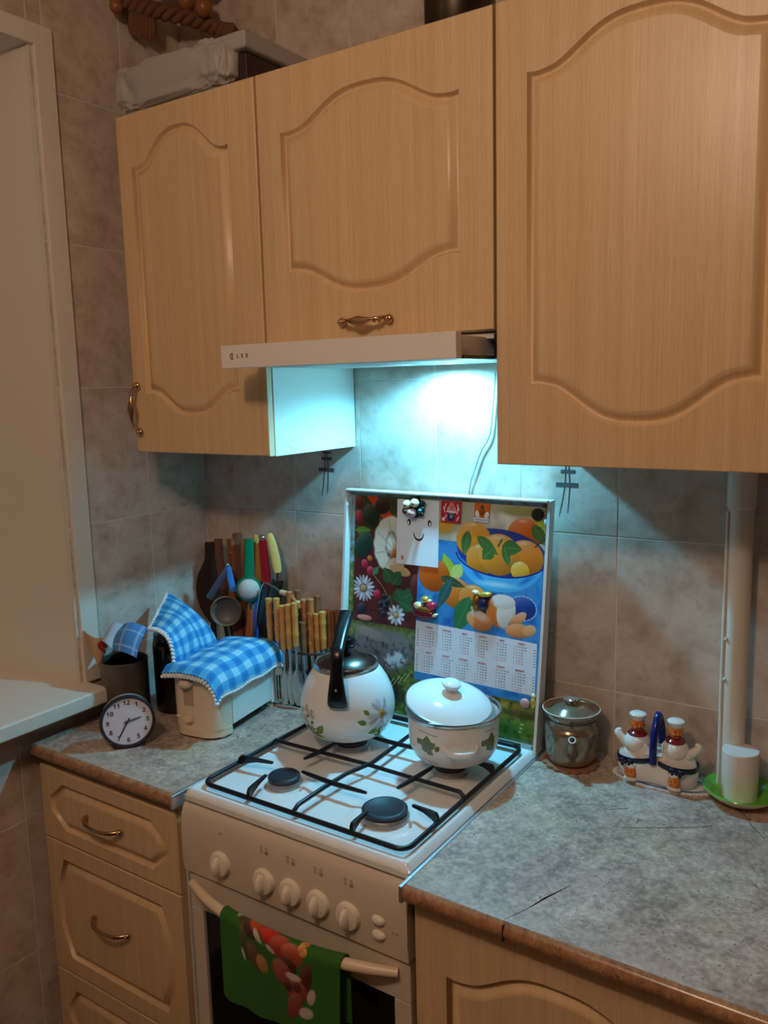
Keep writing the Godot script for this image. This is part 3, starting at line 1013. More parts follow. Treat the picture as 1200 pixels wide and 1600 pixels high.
	for q in [[Vector3(0.178, yh, 0.440), Vector3(0.25, yh - 0.001, 0.446), Vector3(0.330, yh, 0.446)], [Vector3(0.146, yh, 0.395), Vector3(0.152, yh - 0.001, 0.35), Vector3(0.156, yh, 0.298)], [Vector3(0.368, yh, 0.402), Vector3(0.374, yh - 0.001, 0.35), Vector3(0.380, yh, 0.296)], [Vector3(0.20, yh, 0.243), Vector3(0.26, yh - 0.001, 0.243), Vector3(0.345, yh, 0.243)]]:
		g.tube(smooth(q, 4), [0.0028, 0.0038, 0.0044, 0.0048, 0.0050, 0.0048, 0.0044, 0.0038, 0.0028], 8)
	wpart("pan_grate", g.done(), M.black_enamel, o)
	# control panel, gently curved
	var cp := PackedVector2Array([V(0.52, 0.690), V(0.583, 0.690), V(0.586, 0.72), V(0.5855, 0.77), V(0.582, 0.805), V(0.576, 0.818), V(0.566, 0.825), V(0.52, 0.826)])
	var mb := MB.new()
	mb.xf = Transform3D(Basis(Vector3(0, 0, 1), Vector3(0, 1, 0), Vector3(-1, 0, 0)), Vector3.ZERO)
	mb.prism(cp, -0.5005, 0.0015)
	var pn := wpart("control_panel", mb.done(), M.stove_front, o)
	for x in [0.100, 0.205, 0.2655, 0.3255, 0.388]:
		var kb := MB.new()
		kb.lathe([V(0, 0.0), V(0.0235, 0.0), V(0.0235, 0.004), V(0.021, 0.009), V(0.012, 0.0115), V(0, 0.012)], 32)
		kb.xf = Transform3D(Basis(Vector3(1, 0, 0), Vector3(0, 0, 1), Vector3(0, -1, 0)), Vector3(0, -0.001, 0))
		kb.xf = Transform3D(Basis(Vector3.RIGHT, -0.10), Vector3.ZERO)
		kb.ball(Vector3(0, 0.007, 0.002), Vector3(0.0088, 0.0175, 0.0198), 20, 14)
		var kn := wpart("control_knob", kb.done(), M.knob, pn, Transform3D(Basis(Vector3(1, 0, 0), Vector3(0, 0.02, 1).normalized(), Vector3(0, -1, 0.02).normalized()), Vector3(x, 0.735, 0.5855)))
		kn.set_meta("label", "cream control knob")
		wpart("pointer_mark", bx(Vector3.ZERO, Vector3(0.0016, 0.004, 0.0005)), M.print_dark, kn, at(x, 0.752, 0.5961))
	for y in [0.7475, 0.722]:
		wpart("push_button", MB.new().ball(Vector3.ZERO, Vector3(0.0125, 0.0085, 0.008), 20, 10).done(), M.knob, pn, at(0.447, y, 0.586))
	# small printed signs over the knobs and a faint word
	var sg := MB.new()
	for x in [0.205, 0.2655, 0.3255, 0.388]:
		for k in 4:
			var c := Vector3(x - 0.006 + 0.012 * (k % 2), 0.788 + 0.008 * (k / 2), 0.5845)
			var ring := []
			for s in 10: ring.append(c + Vector3(0.0028 * cos(TAU * s / 10), 0.0024 * sin(TAU * s / 10), 0))
			sg.tube(ring, 0.0004 if k != 1 else 0.0011, 5, 1.0, true)
	sg.tube([Vector3(0.097, 0.790, 0.585), Vector3(0.101, 0.796, 0.585), Vector3(0.104, 0.790, 0.585)], 0.0006, 5)
	for x in [0.475, 0.482]: sg.box(Vector3(x, 0.735, 0.5862), Vector3(0.003, 0.003, 0.0005))
	wpart("panel_signs", sg.done(), M.print_grey, pn).set_meta("kind", "stuff")
	# oven door with window and bowed handle
	var dg := MB.new()
	for q in [[0.003, 0.499, 0.612, 0.683], [0.003, 0.034, 0.20, 0.612], [0.466, 0.499, 0.20, 0.612], [0.003, 0.499, 0.15, 0.20]]:
		dg.box(Vector3((q[0] + q[1]) / 2, (q[2] + q[3]) / 2, 0.566), Vector3(q[1] - q[0], q[3] - q[2], 0.020), 0.002)
	var dr := wpart("oven_door", dg.done(), M.stove_front, o)
	wpart("oven_window", span(0.032, 0.468, 0.198, 0.614, 0.562, 0.569), M.glass_dark, dr)
	for k in 5: wpart("vent_slot", span(0.05 + k * 0.085, 0.105 + k * 0.085, 0.6845, 0.6885, 0.556, 0.574), M.dark, dr)
	var hp2 := []
	var hr := []
	for k in 25:
		var s := -1.0 + k / 12.0
		hp2.append(Vector3(0.246 + s * 0.232, 0.664 + 0.004 * (1.0 - s * s), 0.580 + 0.048 * (1.0 - pow(absf(s), 2.2))))
		hr.append(0.0105 - 0.0025 * pow(absf(s), 4.0))
	wpart("oven_handle", pipe(hp2, hr, 14), M.cream, dr)
	lid_of(o)

# raised stove lid: a tray with a printed inside, leaning on the tiles
func lid_of(o: Node3D) -> void:
	var t := lid_xf()
	var mb := MB.new()
	mb.xf = t
	mb.box(Vector3(0.258, 0.245, -0.004), Vector3(0.494, 0.508, 0.006), 0.002)
	mb.box(Vector3(0.264, 0.4960, 0.008), Vector3(0.494, 0.006, 0.027), 0.0022)
	for s in 2:
		var x := 0.0085 if s == 0 else 0.5035
		var pg := PackedVector2Array([V(-0.006, -0.012), V(0.026, -0.012), V(0.019, 0.2), V(0.017, 0.497), V(-0.006, 0.499)])
		mb.xf = t * Transform3D(Basis(Vector3(0, 0, 1), Vector3(0.019 if s == 0 else 0.016, 1, 0), Vector3(-1, 0, 0)), Vector3(x, 0, 0))
		mb.prism(pg, -0.003, 0.003)
	var lid := wpart("stove_lid", mb.done(), M.white, o)
	var b := mat("lid_print", Color.WHITE, 0.25, 0.0, landscape())
	wpart("lid_picture", MB.new().prism(PackedVector2Array([V(0.014, -0.005), V(0.498, -0.005), V(0.506, 0.491), V(0.022, 0.491)]), -0.001, 0.0, 0.0, Rect2(0.0, -0.01, 0.52, 0.51)).done(), b, lid, t)
	for x in [0.03, 0.47]: wpart("hinge", bx(Vector3(x, 0.842, 0.066), Vector3(0.03, 0.034, 0.014), 0.004), M.steel, lid)
	for p in [[0.020, 0.462], [0.504, 0.455]]: wpart("stud", MB.new().ball(Vector3.ZERO, Vector3(0.003, 0.006, 0.004), 10, 6).done(), M.white, lid, t * at(p[0], p[1], 0.013))

func lid_xf() -> Transform3D:
	return Transform3D(Basis(Vector3(1, 0, 0), Vector3(0, 0.99638, -0.08506), Vector3(0, 0.08506, 0.99638)), Vector3(0, 0.86, 0.080))

# ------------------------------------------------------------------ prints (drawn in millimetres on the lid)
func landscape() -> ImageTexture:
	var c := Cv.new(0, 500, 520, 510, 1.3, c8(96, 118, 44))
	var n1 := noise(31, 0.02, 4)
	var n2 := noise(32, 0.06, 3)
	var all := Rect2(0, -10, 520, 510)
	c.poly([V(0, 500), V(520, 500), V(520, 330), V(0, 330)], c8(140, 180, 200))
	c.mottle(n1, 0.9, all, c8(52, 74, 26)).mottle(n2, 0.7, all, c8(168, 172, 84))
	c.ell(105, 130, 120, 62, c8(112, 104, 104), 0.2, 0.2, 0.3).ell(150, 118, 36, 22, c8(186, 196, 204), 0.3, 0.2, 0.4).ell(80, 170, 60, 16, c8(150, 140, 128), -0.2, 0.1, 0.5)
	c.ell(110, 52, 78, 44, c8(40, 42, 34), -0.3, 0.2, 0.4).ell(40, 70, 44, 60, c8(48, 60, 30), 0.2, 0.1, 0.5)
	c.mottle(noise(35, 0.05, 3), 0.9, Rect2(0, 0, 250, 160), c8(58, 54, 52))
	for k in 7: c.line([V(80 + k * 16, 20 + k * 9), V(104 + k * 15, 52 + k * 8)], 2.0, c8(176, 182, 110))
	c.poly([V(250, 110), V(520, 90), V(520, 0), V(250, 30)], c8(150, 138, 46), 0.7)
	c.ell(430, 20, 120, 26, c8(84, 128, 36), 0.1, 0.2, 0.6).ell(470, 55, 70, 12, c8(104, 84, 34), 0.0, 0.2, 0.5).ell(400, 64, 60, 10, c8(172, 158, 70), 0.1, 0.2, 0.5)
	c.mottle(noise(33, 0.035, 4), 1.0, Rect2(250, -10, 270, 120), c8(60, 82, 20))
	for k in 14: c.ell(300 + (k * 53) % 210, 2 + (k * 29) % 36, 5, 3, c8(190, 210, 130), 0, 0, 0.6)
	return c.tex()

func garden_print() -> ImageTexture:
	var c := Cv.new(33, 484, 215, 290, 2.0, c8(92, 34, 34))
	c.mottle(noise(41, 0.03, 3), 0.9, Rect2(33, 194, 215, 290), c8(58, 24, 26))
	c.poly([V(33, 484), V(248, 484), V(248, 400), V(150, 392), V(33, 420)], c8(58, 62, 34))
	c.mottle(noise(42, 0.05, 3), 0.8, Rect2(33, 392, 215, 92), c8(104, 92, 48))
	c.poly([V(64, 484), V(92, 484), V(150, 432), V(146, 415), V(118, 428)], c8(206, 66, 26))
	c.ell(108, 464, 22, 20, c8(52, 30, 20), 0.4, 0.3).line([V(86, 452), V(112, 420)], 1.5, c8(190, 180, 120))
	for q in [[44, 470, 12, 40], [48, 430, 12, 46]]: c.ell(q[0], q[1], q[2], q[3] * 0.5, c8(110, 44, 40), 0.2, 0.4)
	c.ell(42, 438, 8, 14, c8(204, 44, 66), 0.2, 0.4).leaf(34, 404, 46, 9, 0.05, c8(84, 142, 48))
	c.ell(58, 372, 24, 34, c8(28, 62, 50), -0.5, 0.4).ell(78, 440, 22, 30, c8(36, 48, 30), 0.5, 0.3)
	for k in 12:                                              # scalloped pale squash
		var a := TAU * k / 12.0
		c.ell(134 + 32 * cos(a), 378 + 48 * sin(a), 19, 24, c8(226, 218, 196), a, 0.16, 0.25)
	c.ell(134, 378, 24, 34, c8(236, 230, 212), 0.2, 0.15, 0.6)
	for k in 8: c.line([V(142, 366), V(138 + 46 * cos(k * 0.785 + 0.26), 372 + 62 * sin(k * 0.785 + 0.26))], 2.0, c8(184, 170, 142))
	c.ell(146, 360, 10, 11, c8(196, 116, 48), 0, 0.4).ell(158, 322, 30, 12, c8(214, 180, 130), -0.2, 0.2)
	for q in [[62, 328], [78, 314], [98, 262], [208, 236]]: c.ell(q[0], q[1], 10, 11, c8(206, 36, 72), 0, 0.5)
	c.ell(76, 342, 7, 7, c8(216, 120, 60), 0, 0.4)
	c.line([V(86, 306), V(112, 282), V(124, 264)], 1.6, c8(176, 150, 96)).leaf(86, 306, 24, 8, 0.9, c8(70, 128, 76))
	for q in [[138, 292, 40, 17, 2.2], [140, 288, 38, 16, 1.0], [150, 280, 40, 18, -1.1], [136, 262, 36, 15, -2.2], [158, 252, 42, 15, -0.4], [170, 262, 36, 15, 0.5], [154, 246, 40, 15, -1.4]]:
		c.leaf(q[0], q[1], q[2], q[3], q[4], c8(44, 96, 58))
	for q in [[118, 258], [108, 240], [122, 234], [110, 224], [126, 246], [116, 218]]: c.ell(q[0], q[1], 8, 8, c8(28, 26, 52), 0, 0.5)
	c.ell(56, 222, 14, 16, c8(34, 38, 54), 0.2, 0.4)
	c.daisy(60, 272, 33, 18, c8(222, 222, 236), c8(206, 168, 90)).daisy(150, 220, 25, 11, c8(226, 228, 240), c8(230, 180, 70))
	c.line([V(212, 330), V(208, 240)], 9, c8(86, 142, 62)).ell(200, 290, 14, 30, c8(96, 36, 34), 0, 0.3)
	c.ell(64, 204, 22, 7, c8(226, 150, 128), 0, 0.3)
	return c.tex()

func mandarin(c: Cv, x: float, y: float, r: float, col: Color) -> void:
	c.ell(x, y, r, r * 0.93, col, 0.0, 0.38, 0.05)
	c.ell(x - r * 0.1, y + r * 0.74, r * 0.42, r * 0.13, col.lightened(0.6), 0.1, 0, 1.0)

const GLYPH := {"0": "757", "1": "262", "2": "767", "3": "737", "4": "571", "5": "767", "6": "477", "7": "712", "8": "777", "9": "771"}

func calendar_print() -> ImageTexture:
	var c := Cv.new(205, 484, 293, 402, 2.0, c8(60, 140, 204))
	c.mottle(noise(51, 0.02, 3), 0.9, Rect2(205, 82, 293, 402), c8(26, 92, 176))
	c.poly([V(205, 484), V(498, 484), V(498, 398), V(205, 398)], c8(196, 186, 160)).mottle(noise(52, 0.015, 2), 1.0, Rect2(205, 398, 293, 86), c8(232, 226, 214))
	c.ell(268, 430, 30, 22, c8(236, 176, 60), 0.2, 0.2, 0.5).ell(480, 442, 20, 24, c8(196, 206, 60), 0.1, 0.1, 0.3).ell(440, 474, 60, 14, c8(168, 160, 96), 0, 0.2, 0.5).ell(486, 472, 30, 14, c8(150, 140, 70), 0, 0.2, 0.6)
	mandarin(c, 452, 426, 38, c8(222, 96, 26))
	# bowl
	c.ell(402, 384, 104, 50, c8(30, 56, 146), -0.06, 0.1, 0.03)
	mandarin(c, 338, 406, 42, c8(238, 152, 40)); mandarin(c, 358, 366, 36, c8(232, 136, 36)); mandarin(c, 456, 378, 42, c8(234, 130, 40))
	mandarin(c, 398, 380, 48, c8(240, 146, 46)); mandarin(c, 447, 352, 21, c8(246, 182, 62))
	var bowl := []
	for k in 17: bowl.append(V(402 + 104 * cos(PI + 0.10 + PI * k / 16.0 * 0.94), 380 + 46 * sin(PI + 0.10 + PI * k / 16.0 * 0.94)))
	for k in 17: bowl.append(V(402 + 96 * cos(TAU - 0.1 - PI * k / 16.0 * 0.94), 372 + 70 * sin(TAU - 0.1 - PI * k / 16.0 * 0.94)))
	c.poly(bowl, c8(72, 176, 232))
	c.ell(396, 318, 62, 9, c8(168, 222, 244), 0.0, 0, 0.8).ell(350, 334, 22, 7, c8(40, 110, 200), -0.6, 0, 0.8).ell(462, 334, 26, 7, c8(44, 120, 206), 0.6, 0, 0.8)
	c.line(bowl.slice(0, 17), 3.2, c8(20, 44, 130))
	for q in [[346, 414, 62, 12, -0.6], [404, 398, 46, 16, -0.05], [384, 392, 34, 15, -2.3], [408, 402, 48, 9, -1.25], [470, 448, 52, 13, -0.9], [326, 424, 54, 12, -1.75], [340, 444, 22, 9, 0.8]]:
		c.leaf(q[0], q[1], q[2], q[3], q[4], c8(72, 112, 54))
	c.line([V(478, 404), V(500, 424)], 3, c8(70, 70, 40)).line([V(396, 398), V(404, 412)], 4, c8(80, 90, 46))
	# fruit and leaves in front
	c.leaf(292, 316, 60, 15, 2.0, c8(170, 190, 60)).leaf(312, 350, 44, 14, -2.1, c8(200, 214, 110))
	mandarin(c, 246, 320, 40, c8(216, 96, 24)); mandarin(c, 300, 288, 36, c8(236, 128, 42)); mandarin(c, 342, 280, 34, c8(236, 126, 36))
	c.leaf(262, 318, 64, 10, -0.25, c8(58, 78, 50)).leaf(290, 318, 80, 13, -2.0, c8(46, 96, 88)).leaf(336, 284, 92, 22, -1.95, c8(50, 116, 66)).leaf(380, 292, 40, 10, -0.7, c8(70, 130, 70)).leaf(422, 290, 34, 8, -1.3, c8(70, 120, 60))
	c.ell(386, 276, 28, 26, c8(26, 34, 92), 0.3, 0.3).ell(456, 276, 32, 26, c8(28, 66, 150), 0, 0.4)
	for k in 22: c.line([V(456 + 31 * cos(k * 0.2856), 276 + 25 * sin(k * 0.2856)), V(456 + 31 * cos(k * 0.2856 + 0.16), 276 + 25 * sin(k * 0.2856 + 0.16))], 2.0, c8(196, 214, 240))
	c.ell(408, 262, 36, 36, c8(238, 142, 60), 0, 0.3).ell(420, 262, 22, 36, c8(232, 214, 202), -0.2, 0.25).ell(412, 284, 30, 16, c8(240, 226, 216), 0, 0.2)
	c.ell(446, 250, 27, 11, c8(240, 150, 96), 0.75, 0.35).ell(450, 228, 32, 16, c8(238, 148, 88), 0.1, 0.4).ell(474, 232, 16, 12, c8(242, 170, 110), 0.6, 0.3)
	c.ell(360, 236, 33, 22, c8(236, 150, 88), -0.25, 0.35).ell(362, 246, 26, 12, c8(242, 214, 196), -0.3, 0.1, 0.6)
	# date table
	c.poly([V(205, 214), V(492, 208), V(492, 100), V(205, 100)], c8(228, 226, 232))
	var first := [3, 6, 6, 2, 4, 0, 2, 5, 1, 3, 6, 1]
	var days := [31, 28, 31, 30, 31, 30, 31, 31, 30, 31, 30, 31]
	for m in 12:
		var mx := 223.0 + (m % 6) * 43.5
		var my := 196.0 - (m / 6) * 56.0
		for d in days[m]:
			var cell: int = first[m] + d
			var s := str(d + 1)
			var col := c8(190, 40, 60) if cell % 7 >= 5 else c8(50, 48, 60)
			for j in s.length():
				var px := int((mx + (cell / 7) * 6.3 + j * 2.0 + (1.0 if s.length() == 1 else 0.0) - 205) * 2)
				var py := int((484 - my + (cell % 7) * 5.8) * 2)
				var gl: String = GLYPH[s[j]]
				for yy in 5:
					var bits := int(gl[[0, 0, 1, 2, 2][yy]]) if yy % 2 == 0 else int(gl[yy / 2]) & 5
					for xx in 3:
						if bits & (4 >> xx) and px + xx < c.im.get_width() and py + yy < c.im.get_height(): c.im.set_pixel(px + xx, py + yy, col)
	for r in 2:
		for k in 7:
			for x in [209.0, 486.0]: c.line([V(x, 194 - r * 56 - k * 5.8), V(x + 3.5, 194 - r * 56 - k * 5.8)], 1.6, c8(120, 100, 116))
	return c.tex()

func sheet(called: String, label: String, cat: String, r: Rect2, z: float, m: Material, turn := 0.0, group := "") -> MeshInstance3D:
	var mm := 0.001
	var c := r.get_center() * mm
	var w := r.size.x * mm / 2
	var h := r.size.y * mm / 2
	var pg := PackedVector2Array([V(-w, -h), V(w, -h), V(w, h), V(-w, h)])
	var o := part(called, MB.new().prism(pg, -0.0004, 0.0, 0.0, Rect2(-w, -h, 2 * w, 2 * h)).done(), m, self, lid_xf() * Transform3D(Basis(Vector3.BACK, turn), Vector3(c.x, c.y, z)))
	tag(o, label, cat, group)
	return o

func posters() -> void:
	sheet("garden_poster", "vegetable and daisy poster on the left of the stove lid", "poster", Rect2(33, 194, 215, 290), 0.0012, mat("garden", Color.WHITE, 0.3, 0.0, garden_print()), 0.003)
	var cal := sheet("wall_calendar", "mandarin calendar sheet with date table on the stove lid", "calendar", Rect2(205, 82, 293, 402), 0.0022, mat("calendar", Color.WHITE, 0.28, 0.0, calendar_print()), -0.012)
	var names := ["ЯНВАРЬ", "ФЕВРАЛЬ", "МАРТ", "АПРЕЛЬ", "МАЙ", "ИЮНЬ", "ИЮЛЬ", "АВГУСТ", "СЕНТЯБРЬ", "ОКТЯБРЬ", "НОЯБРЬ", "ДЕКАБРЬ"]
	for m in 12:
		part("month_name", text(names[m], 0.0034, 0.0002, true), M.print_red, cal, at((240 + (m % 6) * 43.5 - 351.5) * 0.001, (202.5 - (m / 6) * 56.0 - 283) * 0.001, 0.0003))
	var card := sheet("note_card", "white card with a smiling face under the bead magnet", "card", Rect2(150, 338, 107, 144), 0.0045, M.paper, 0.006)
	var sm := MB.new()
	var arc := []
	for k in 15: arc.append(Vector3(0.0035 + 0.0125 * cos(PI + PI * k / 14.0), -0.0005 + 0.015 * sin(PI + PI * k / 14.0), 0.0004))
	var rr := []
	for k in 15: rr.append(0.0007 + 0.0013 * sin(PI * k / 14.0))
	sm.tube(arc, rr, 6, 0.2)
	part("smile", sm.done(), M.print_black, card)
	for s in [-1, 1]:
		var e := part("eye", MB.new().ball(Vector3.ZERO, Vector3(0.0048, 0.0075, 0.0004), 16, 8).done(), M.print_black, card, Transform3D(Basis(Vector3.BACK, 0.12 * s), Vector3(0.004 + s * 0.0265, 0.022, 0.0003)))
		part("eye_white", MB.new().ball(Vector3.ZERO, Vector3(0.0024, 0.0050, 0.0004), 12, 6).done(), M.paper, e, at(0.0008 * s, -0.002, 0.0003))
	part("letter", text("B", 0.0095, 0.0003, true), M.print_orange, card, at(-0.0375, -0.0575, 0.0003))
	# magnets
	var t := lid_xf()
	var bm := thing("bead_magnet", "magnet of wooden beads holding the smiling card", "magnet", t * Vector3(0.200, 0.464, 0.006), 0.0)
	bm.basis = t.basis
	part("base", turned([V(0, 0), V(0.021, 0), V(0.021, 0.004), V(0, 0.005)], 24), M.leaf_dark, bm, Transform3D(Basis(Vector3.RIGHT, PI / 2), Vector3.ZERO))
	for q in [[-0.016, 0.008, 0.010, "bead_pale"], [0.004, 0.012, 0.0105, "bead_pale"], [-0.003, -0.010, 0.011, "bead_pink"], [-0.018, -0.006, 0.009, "bead_brown"]]:
		var bd := part("bead", MB.new().ball(Vector3.ZERO, Vector3(q[2], q[2] * 0.92, q[2]), 16, 10).done(), M[q[3]], bm, at(q[0], q[1], 0.014))
		part("bead_hole", MB.new().ball(Vector3.ZERO, Vector3(0.0022, 0.0022, 0.001), 10, 6).done(), M.print_black, bd, at(0.001, -0.002, q[2] * 0.97))
	for q in [[0.018, 0.0], [0.016, -0.012], [-0.006, 0.021], [0.02, 0.012]]: part("leaf", MB.new().ball(Vector3.ZERO, Vector3(0.008, 0.006, 0.004), 10, 6).done(), M.leaf_dark, bm, at(q[0], q[1], 0.008))
	part("berry", MB.new().ball(Vector3.ZERO, Vector3.ONE * 0.0048, 12, 8).done(), M.teal, bm, at(0.0185, -0.004, 0.016))
	var c1 := Cv.new(0, 46, 50, 46, 3.0, c8(196, 32, 44))
	c1.poly([V(16, 24), V(36, 24), V(33, 4), V(19, 4)], c8(40, 36, 84)).ell(26, 28, 12, 10, c8(236, 150, 150), 0, 0.3).ell(26, 36, 7, 8, c8(232, 120, 110), 0, 0.3).poly([V(14, 25), V(38, 25), V(38, 22), V(14, 22)], c8(236, 232, 230))
	for q in [[8, 30, 12, 40], [10, 22, 6, 32], [42, 36, 40, 20], [44, 28, 40, 40], [8, 6, 14, 16], [40, 6, 44, 14]]: c1.line([V(q[0], q[1]), V(q[2], q[3])], 2.4, c8(238, 226, 222))
	c1.line([V(22, 18), V(24, 10), V(26, 17), V(28, 10), V(30, 18)], 1.2, c8(190, 190, 220)).poly([V(3, 3), V(10, 3), V(10, 10), V(3, 10)], c8(230, 220, 215))
	sheet("picture_magnet", "red square magnet with a cup of whipped drink", "magnet", Rect2(262, 438, 49, 46), 0.0062, mat("mag_red", Color.WHITE, 0.3, 0.0, c1.tex()), -0.02)
	var c2 := Cv.new(0, 42, 34, 42, 3.0, c8(222, 102, 24))
	c2.ell(17, 24, 7, 10, c8(170, 70, 24), 0, 0.3).ell(17, 34, 4, 4, c8(110, 50, 24), 0, 0.3).ell(7, 16, 5, 10, c8(240, 224, 208), 0.2, 0.2).ell(28, 16, 5, 9, c8(240, 224, 208), -0.2, 0.2).poly([V(0, 10), V(34, 10), V(34, 0), V(0, 0)], c8(222, 216, 224))
	for k in 6: c2.line([V(4 + k * 4.6, 4), V(6.6 + k * 4.6, 7)], 1.0, c8(60, 60, 110))
	sheet("picture_magnet", "small orange magnet with a jar, right of the red one", "magnet", Rect2(342, 444, 35, 40), 0.0062, mat("mag_orange", Color.WHITE, 0.3, 0.0, c2.tex()), -0.03)
	var rm := part("round_magnet", MB.new().lathe([V(0, 0), V(0.0125, 0), V(0.0125, 0.004), V(0.0115, 0.0055), V(0.006, 0.0055), V(0.005, 0.0045), V(0, 0.0045)], 28).done(), M.black_rough, self, t * Transform3D(Basis(Vector3.RIGHT, PI / 2), Vector3(0.483, 0.468, 0.0028)))
	tag(rm, "black round magnet in the top right calendar corner", "magnet")
	figurine(t * Vector3(0.228, 0.246, 0.008), t.basis, "red and gold basket magnet between the two posters", [["cup", 0.0, -0.012, 0.030, 0.014, 0.010, "ruby"], ["brim", 0.0, -0.002, 0.024, 0.008, 0.010, "gold_dark"], ["blossom", 0.002, 0.020, 0.010, 0.008, 0.008, "gold"], ["blossom", -0.014, 0.004, 0.013, 0.009, 0.009, "gold_pale"], ["blossom", 0.018, 0.008, 0.013, 0.010, 0.009, "ruby_bright"], ["leaf", 0.012, 0.018, 0.007, 0.004, 0.006, "gold_pale"], ["leaf", 0.026, -0.012, 0.010, 0.004, 0.006, "gold_pale"]])
	figurine(t * Vector3(0.362, 0.284, 0.008), t.basis, "gold pear shaped magnet in the middle of the calendar", [["body", -0.008, -0.008, 0.010, 0.018, 0.008, "gold_dark"], ["top", 0.012, 0.010, 0.016, 0.006, 0.008, "gold"], ["wing", -0.010, 0.012, 0.009, 0.005, 0.007, "gold_pale"], ["wing", -0.014, -0.022, 0.005, 0.007, 0.005, "gold_pale"], ["belly", 0.008, -0.010, 0.012, 0.014, 0.007, "navy"]])
	figurine(t * Vector3(0.486, 0.086, 0.008), t.basis, "tiny gold and pink figure magnet at the lower right of the lid", [["body", 0.004, 0.0, 0.006, 0.012, 0.006, "gold"], ["head", 0.004, 0.014, 0.005, 0.005, 0.005, "gold_pale"], ["flower", -0.014, -0.004, 0.011, 0.010, 0.006, "bead_pink"]])

func figurine(p: Vector3, b: Basis, label: String, list: Array) -> void:
	var o := thing("figure_magnet", label, "magnet", p)
	o.basis = b
	for q in list:
		var m := part(q[0], MB.new().ball(Vector3.ZERO, Vector3(q[3], q[4], q[5]), 14, 8).done(), M[q[6]], o, at(q[1], q[2], 0.0))
		m.rotation.z = q[1] * 14.0

# ------------------------------------------------------------------ things on the stove
func kettle_print() -> ImageTexture:
	var c := Cv.new(0, 227, 616, 227, 2.0, c8(240, 237, 232))
	for q in [[596, 136, 1.12], [437, 132, 1.0], [270, 136, 1.1], [120, 132, 1.0]]:
		var x: float = q[0]
		var y: float = q[1]
		var k: float = q[2]
		for g in [[-26, -30, 44, 9, 0.3], [-10, -36, 40, 9, -0.1], [16, -30, 30, 8, 0.9], [-30, -8, 20, 5, 2.7], [-24, 8, 16, 4, 2.4]]:
			c.leaf(x + g[0] * k, y + g[1] * k, g[2] * k, g[3] * k, g[4], c8(104, 136, 40))
		if x < 450 and x > 400:
			for g in [[-12, 18, 10], [4, 10, 12], [-16, -6, 12], [2, -18, 10]]: c.daisy(x + g[0], y + g[1], g[2], 9, c8(222, 214, 210), c8(196, 150, 60))
			for g in [[-8, 4], [6, -6], [-4, -24], [12, -30]]: c.ell(x + g[0], y + g[1], 5, 4, c8(120, 110, 60), 0.4, 0.2)
		else:
			c.ell(x + 4, y + 4, 33 * k, 33 * k, c8(206, 204, 210), 0, 0, 0.5).daisy(x + 4, y + 4, 33 * k, 15, c8(236, 234, 240), c8(224, 160, 40))
			c.ell(x + 4, y + 4, 4, 4, c8(120, 86, 30), 0, 0.2, 0.5)
	return c.tex()

func pot_print() -> ImageTexture:
	var c := Cv.new(0, 160, 546, 160, 2.0, c8(240, 236, 230))
	for x in [400.0, 533.0, 128.0, 262.0]:
		for g in [[0, 0, 26, 10, 1.5], [0, 2, 22, 8, 2.5], [0, 2, 22, 8, 0.5], [2, 0, 16, 7, 3.4], [-2, -2, 18, 7, -0.5], [-16, 4, 14, 6, 2.2], [18, -2, 14, 5, 0.9]]:
			c.leaf(x + g[0], 116 + g[1], g[2], g[3], g[4], c8(104, 120, 62))
		for k in 8: c.line([V(x - 16 + k * 5, 147 - k * 0.6), V(x - 13 + k * 5, 149 - k * 0.6)], 1.4, c8(110, 112, 96))
		for k in 7: c.line([V(x - 14 + k * 5, 90 - k * 0.8), V(x - 11 + k * 5, 91 - k * 0.8)], 1.4, c8(120, 122, 106))
	return c.tex()

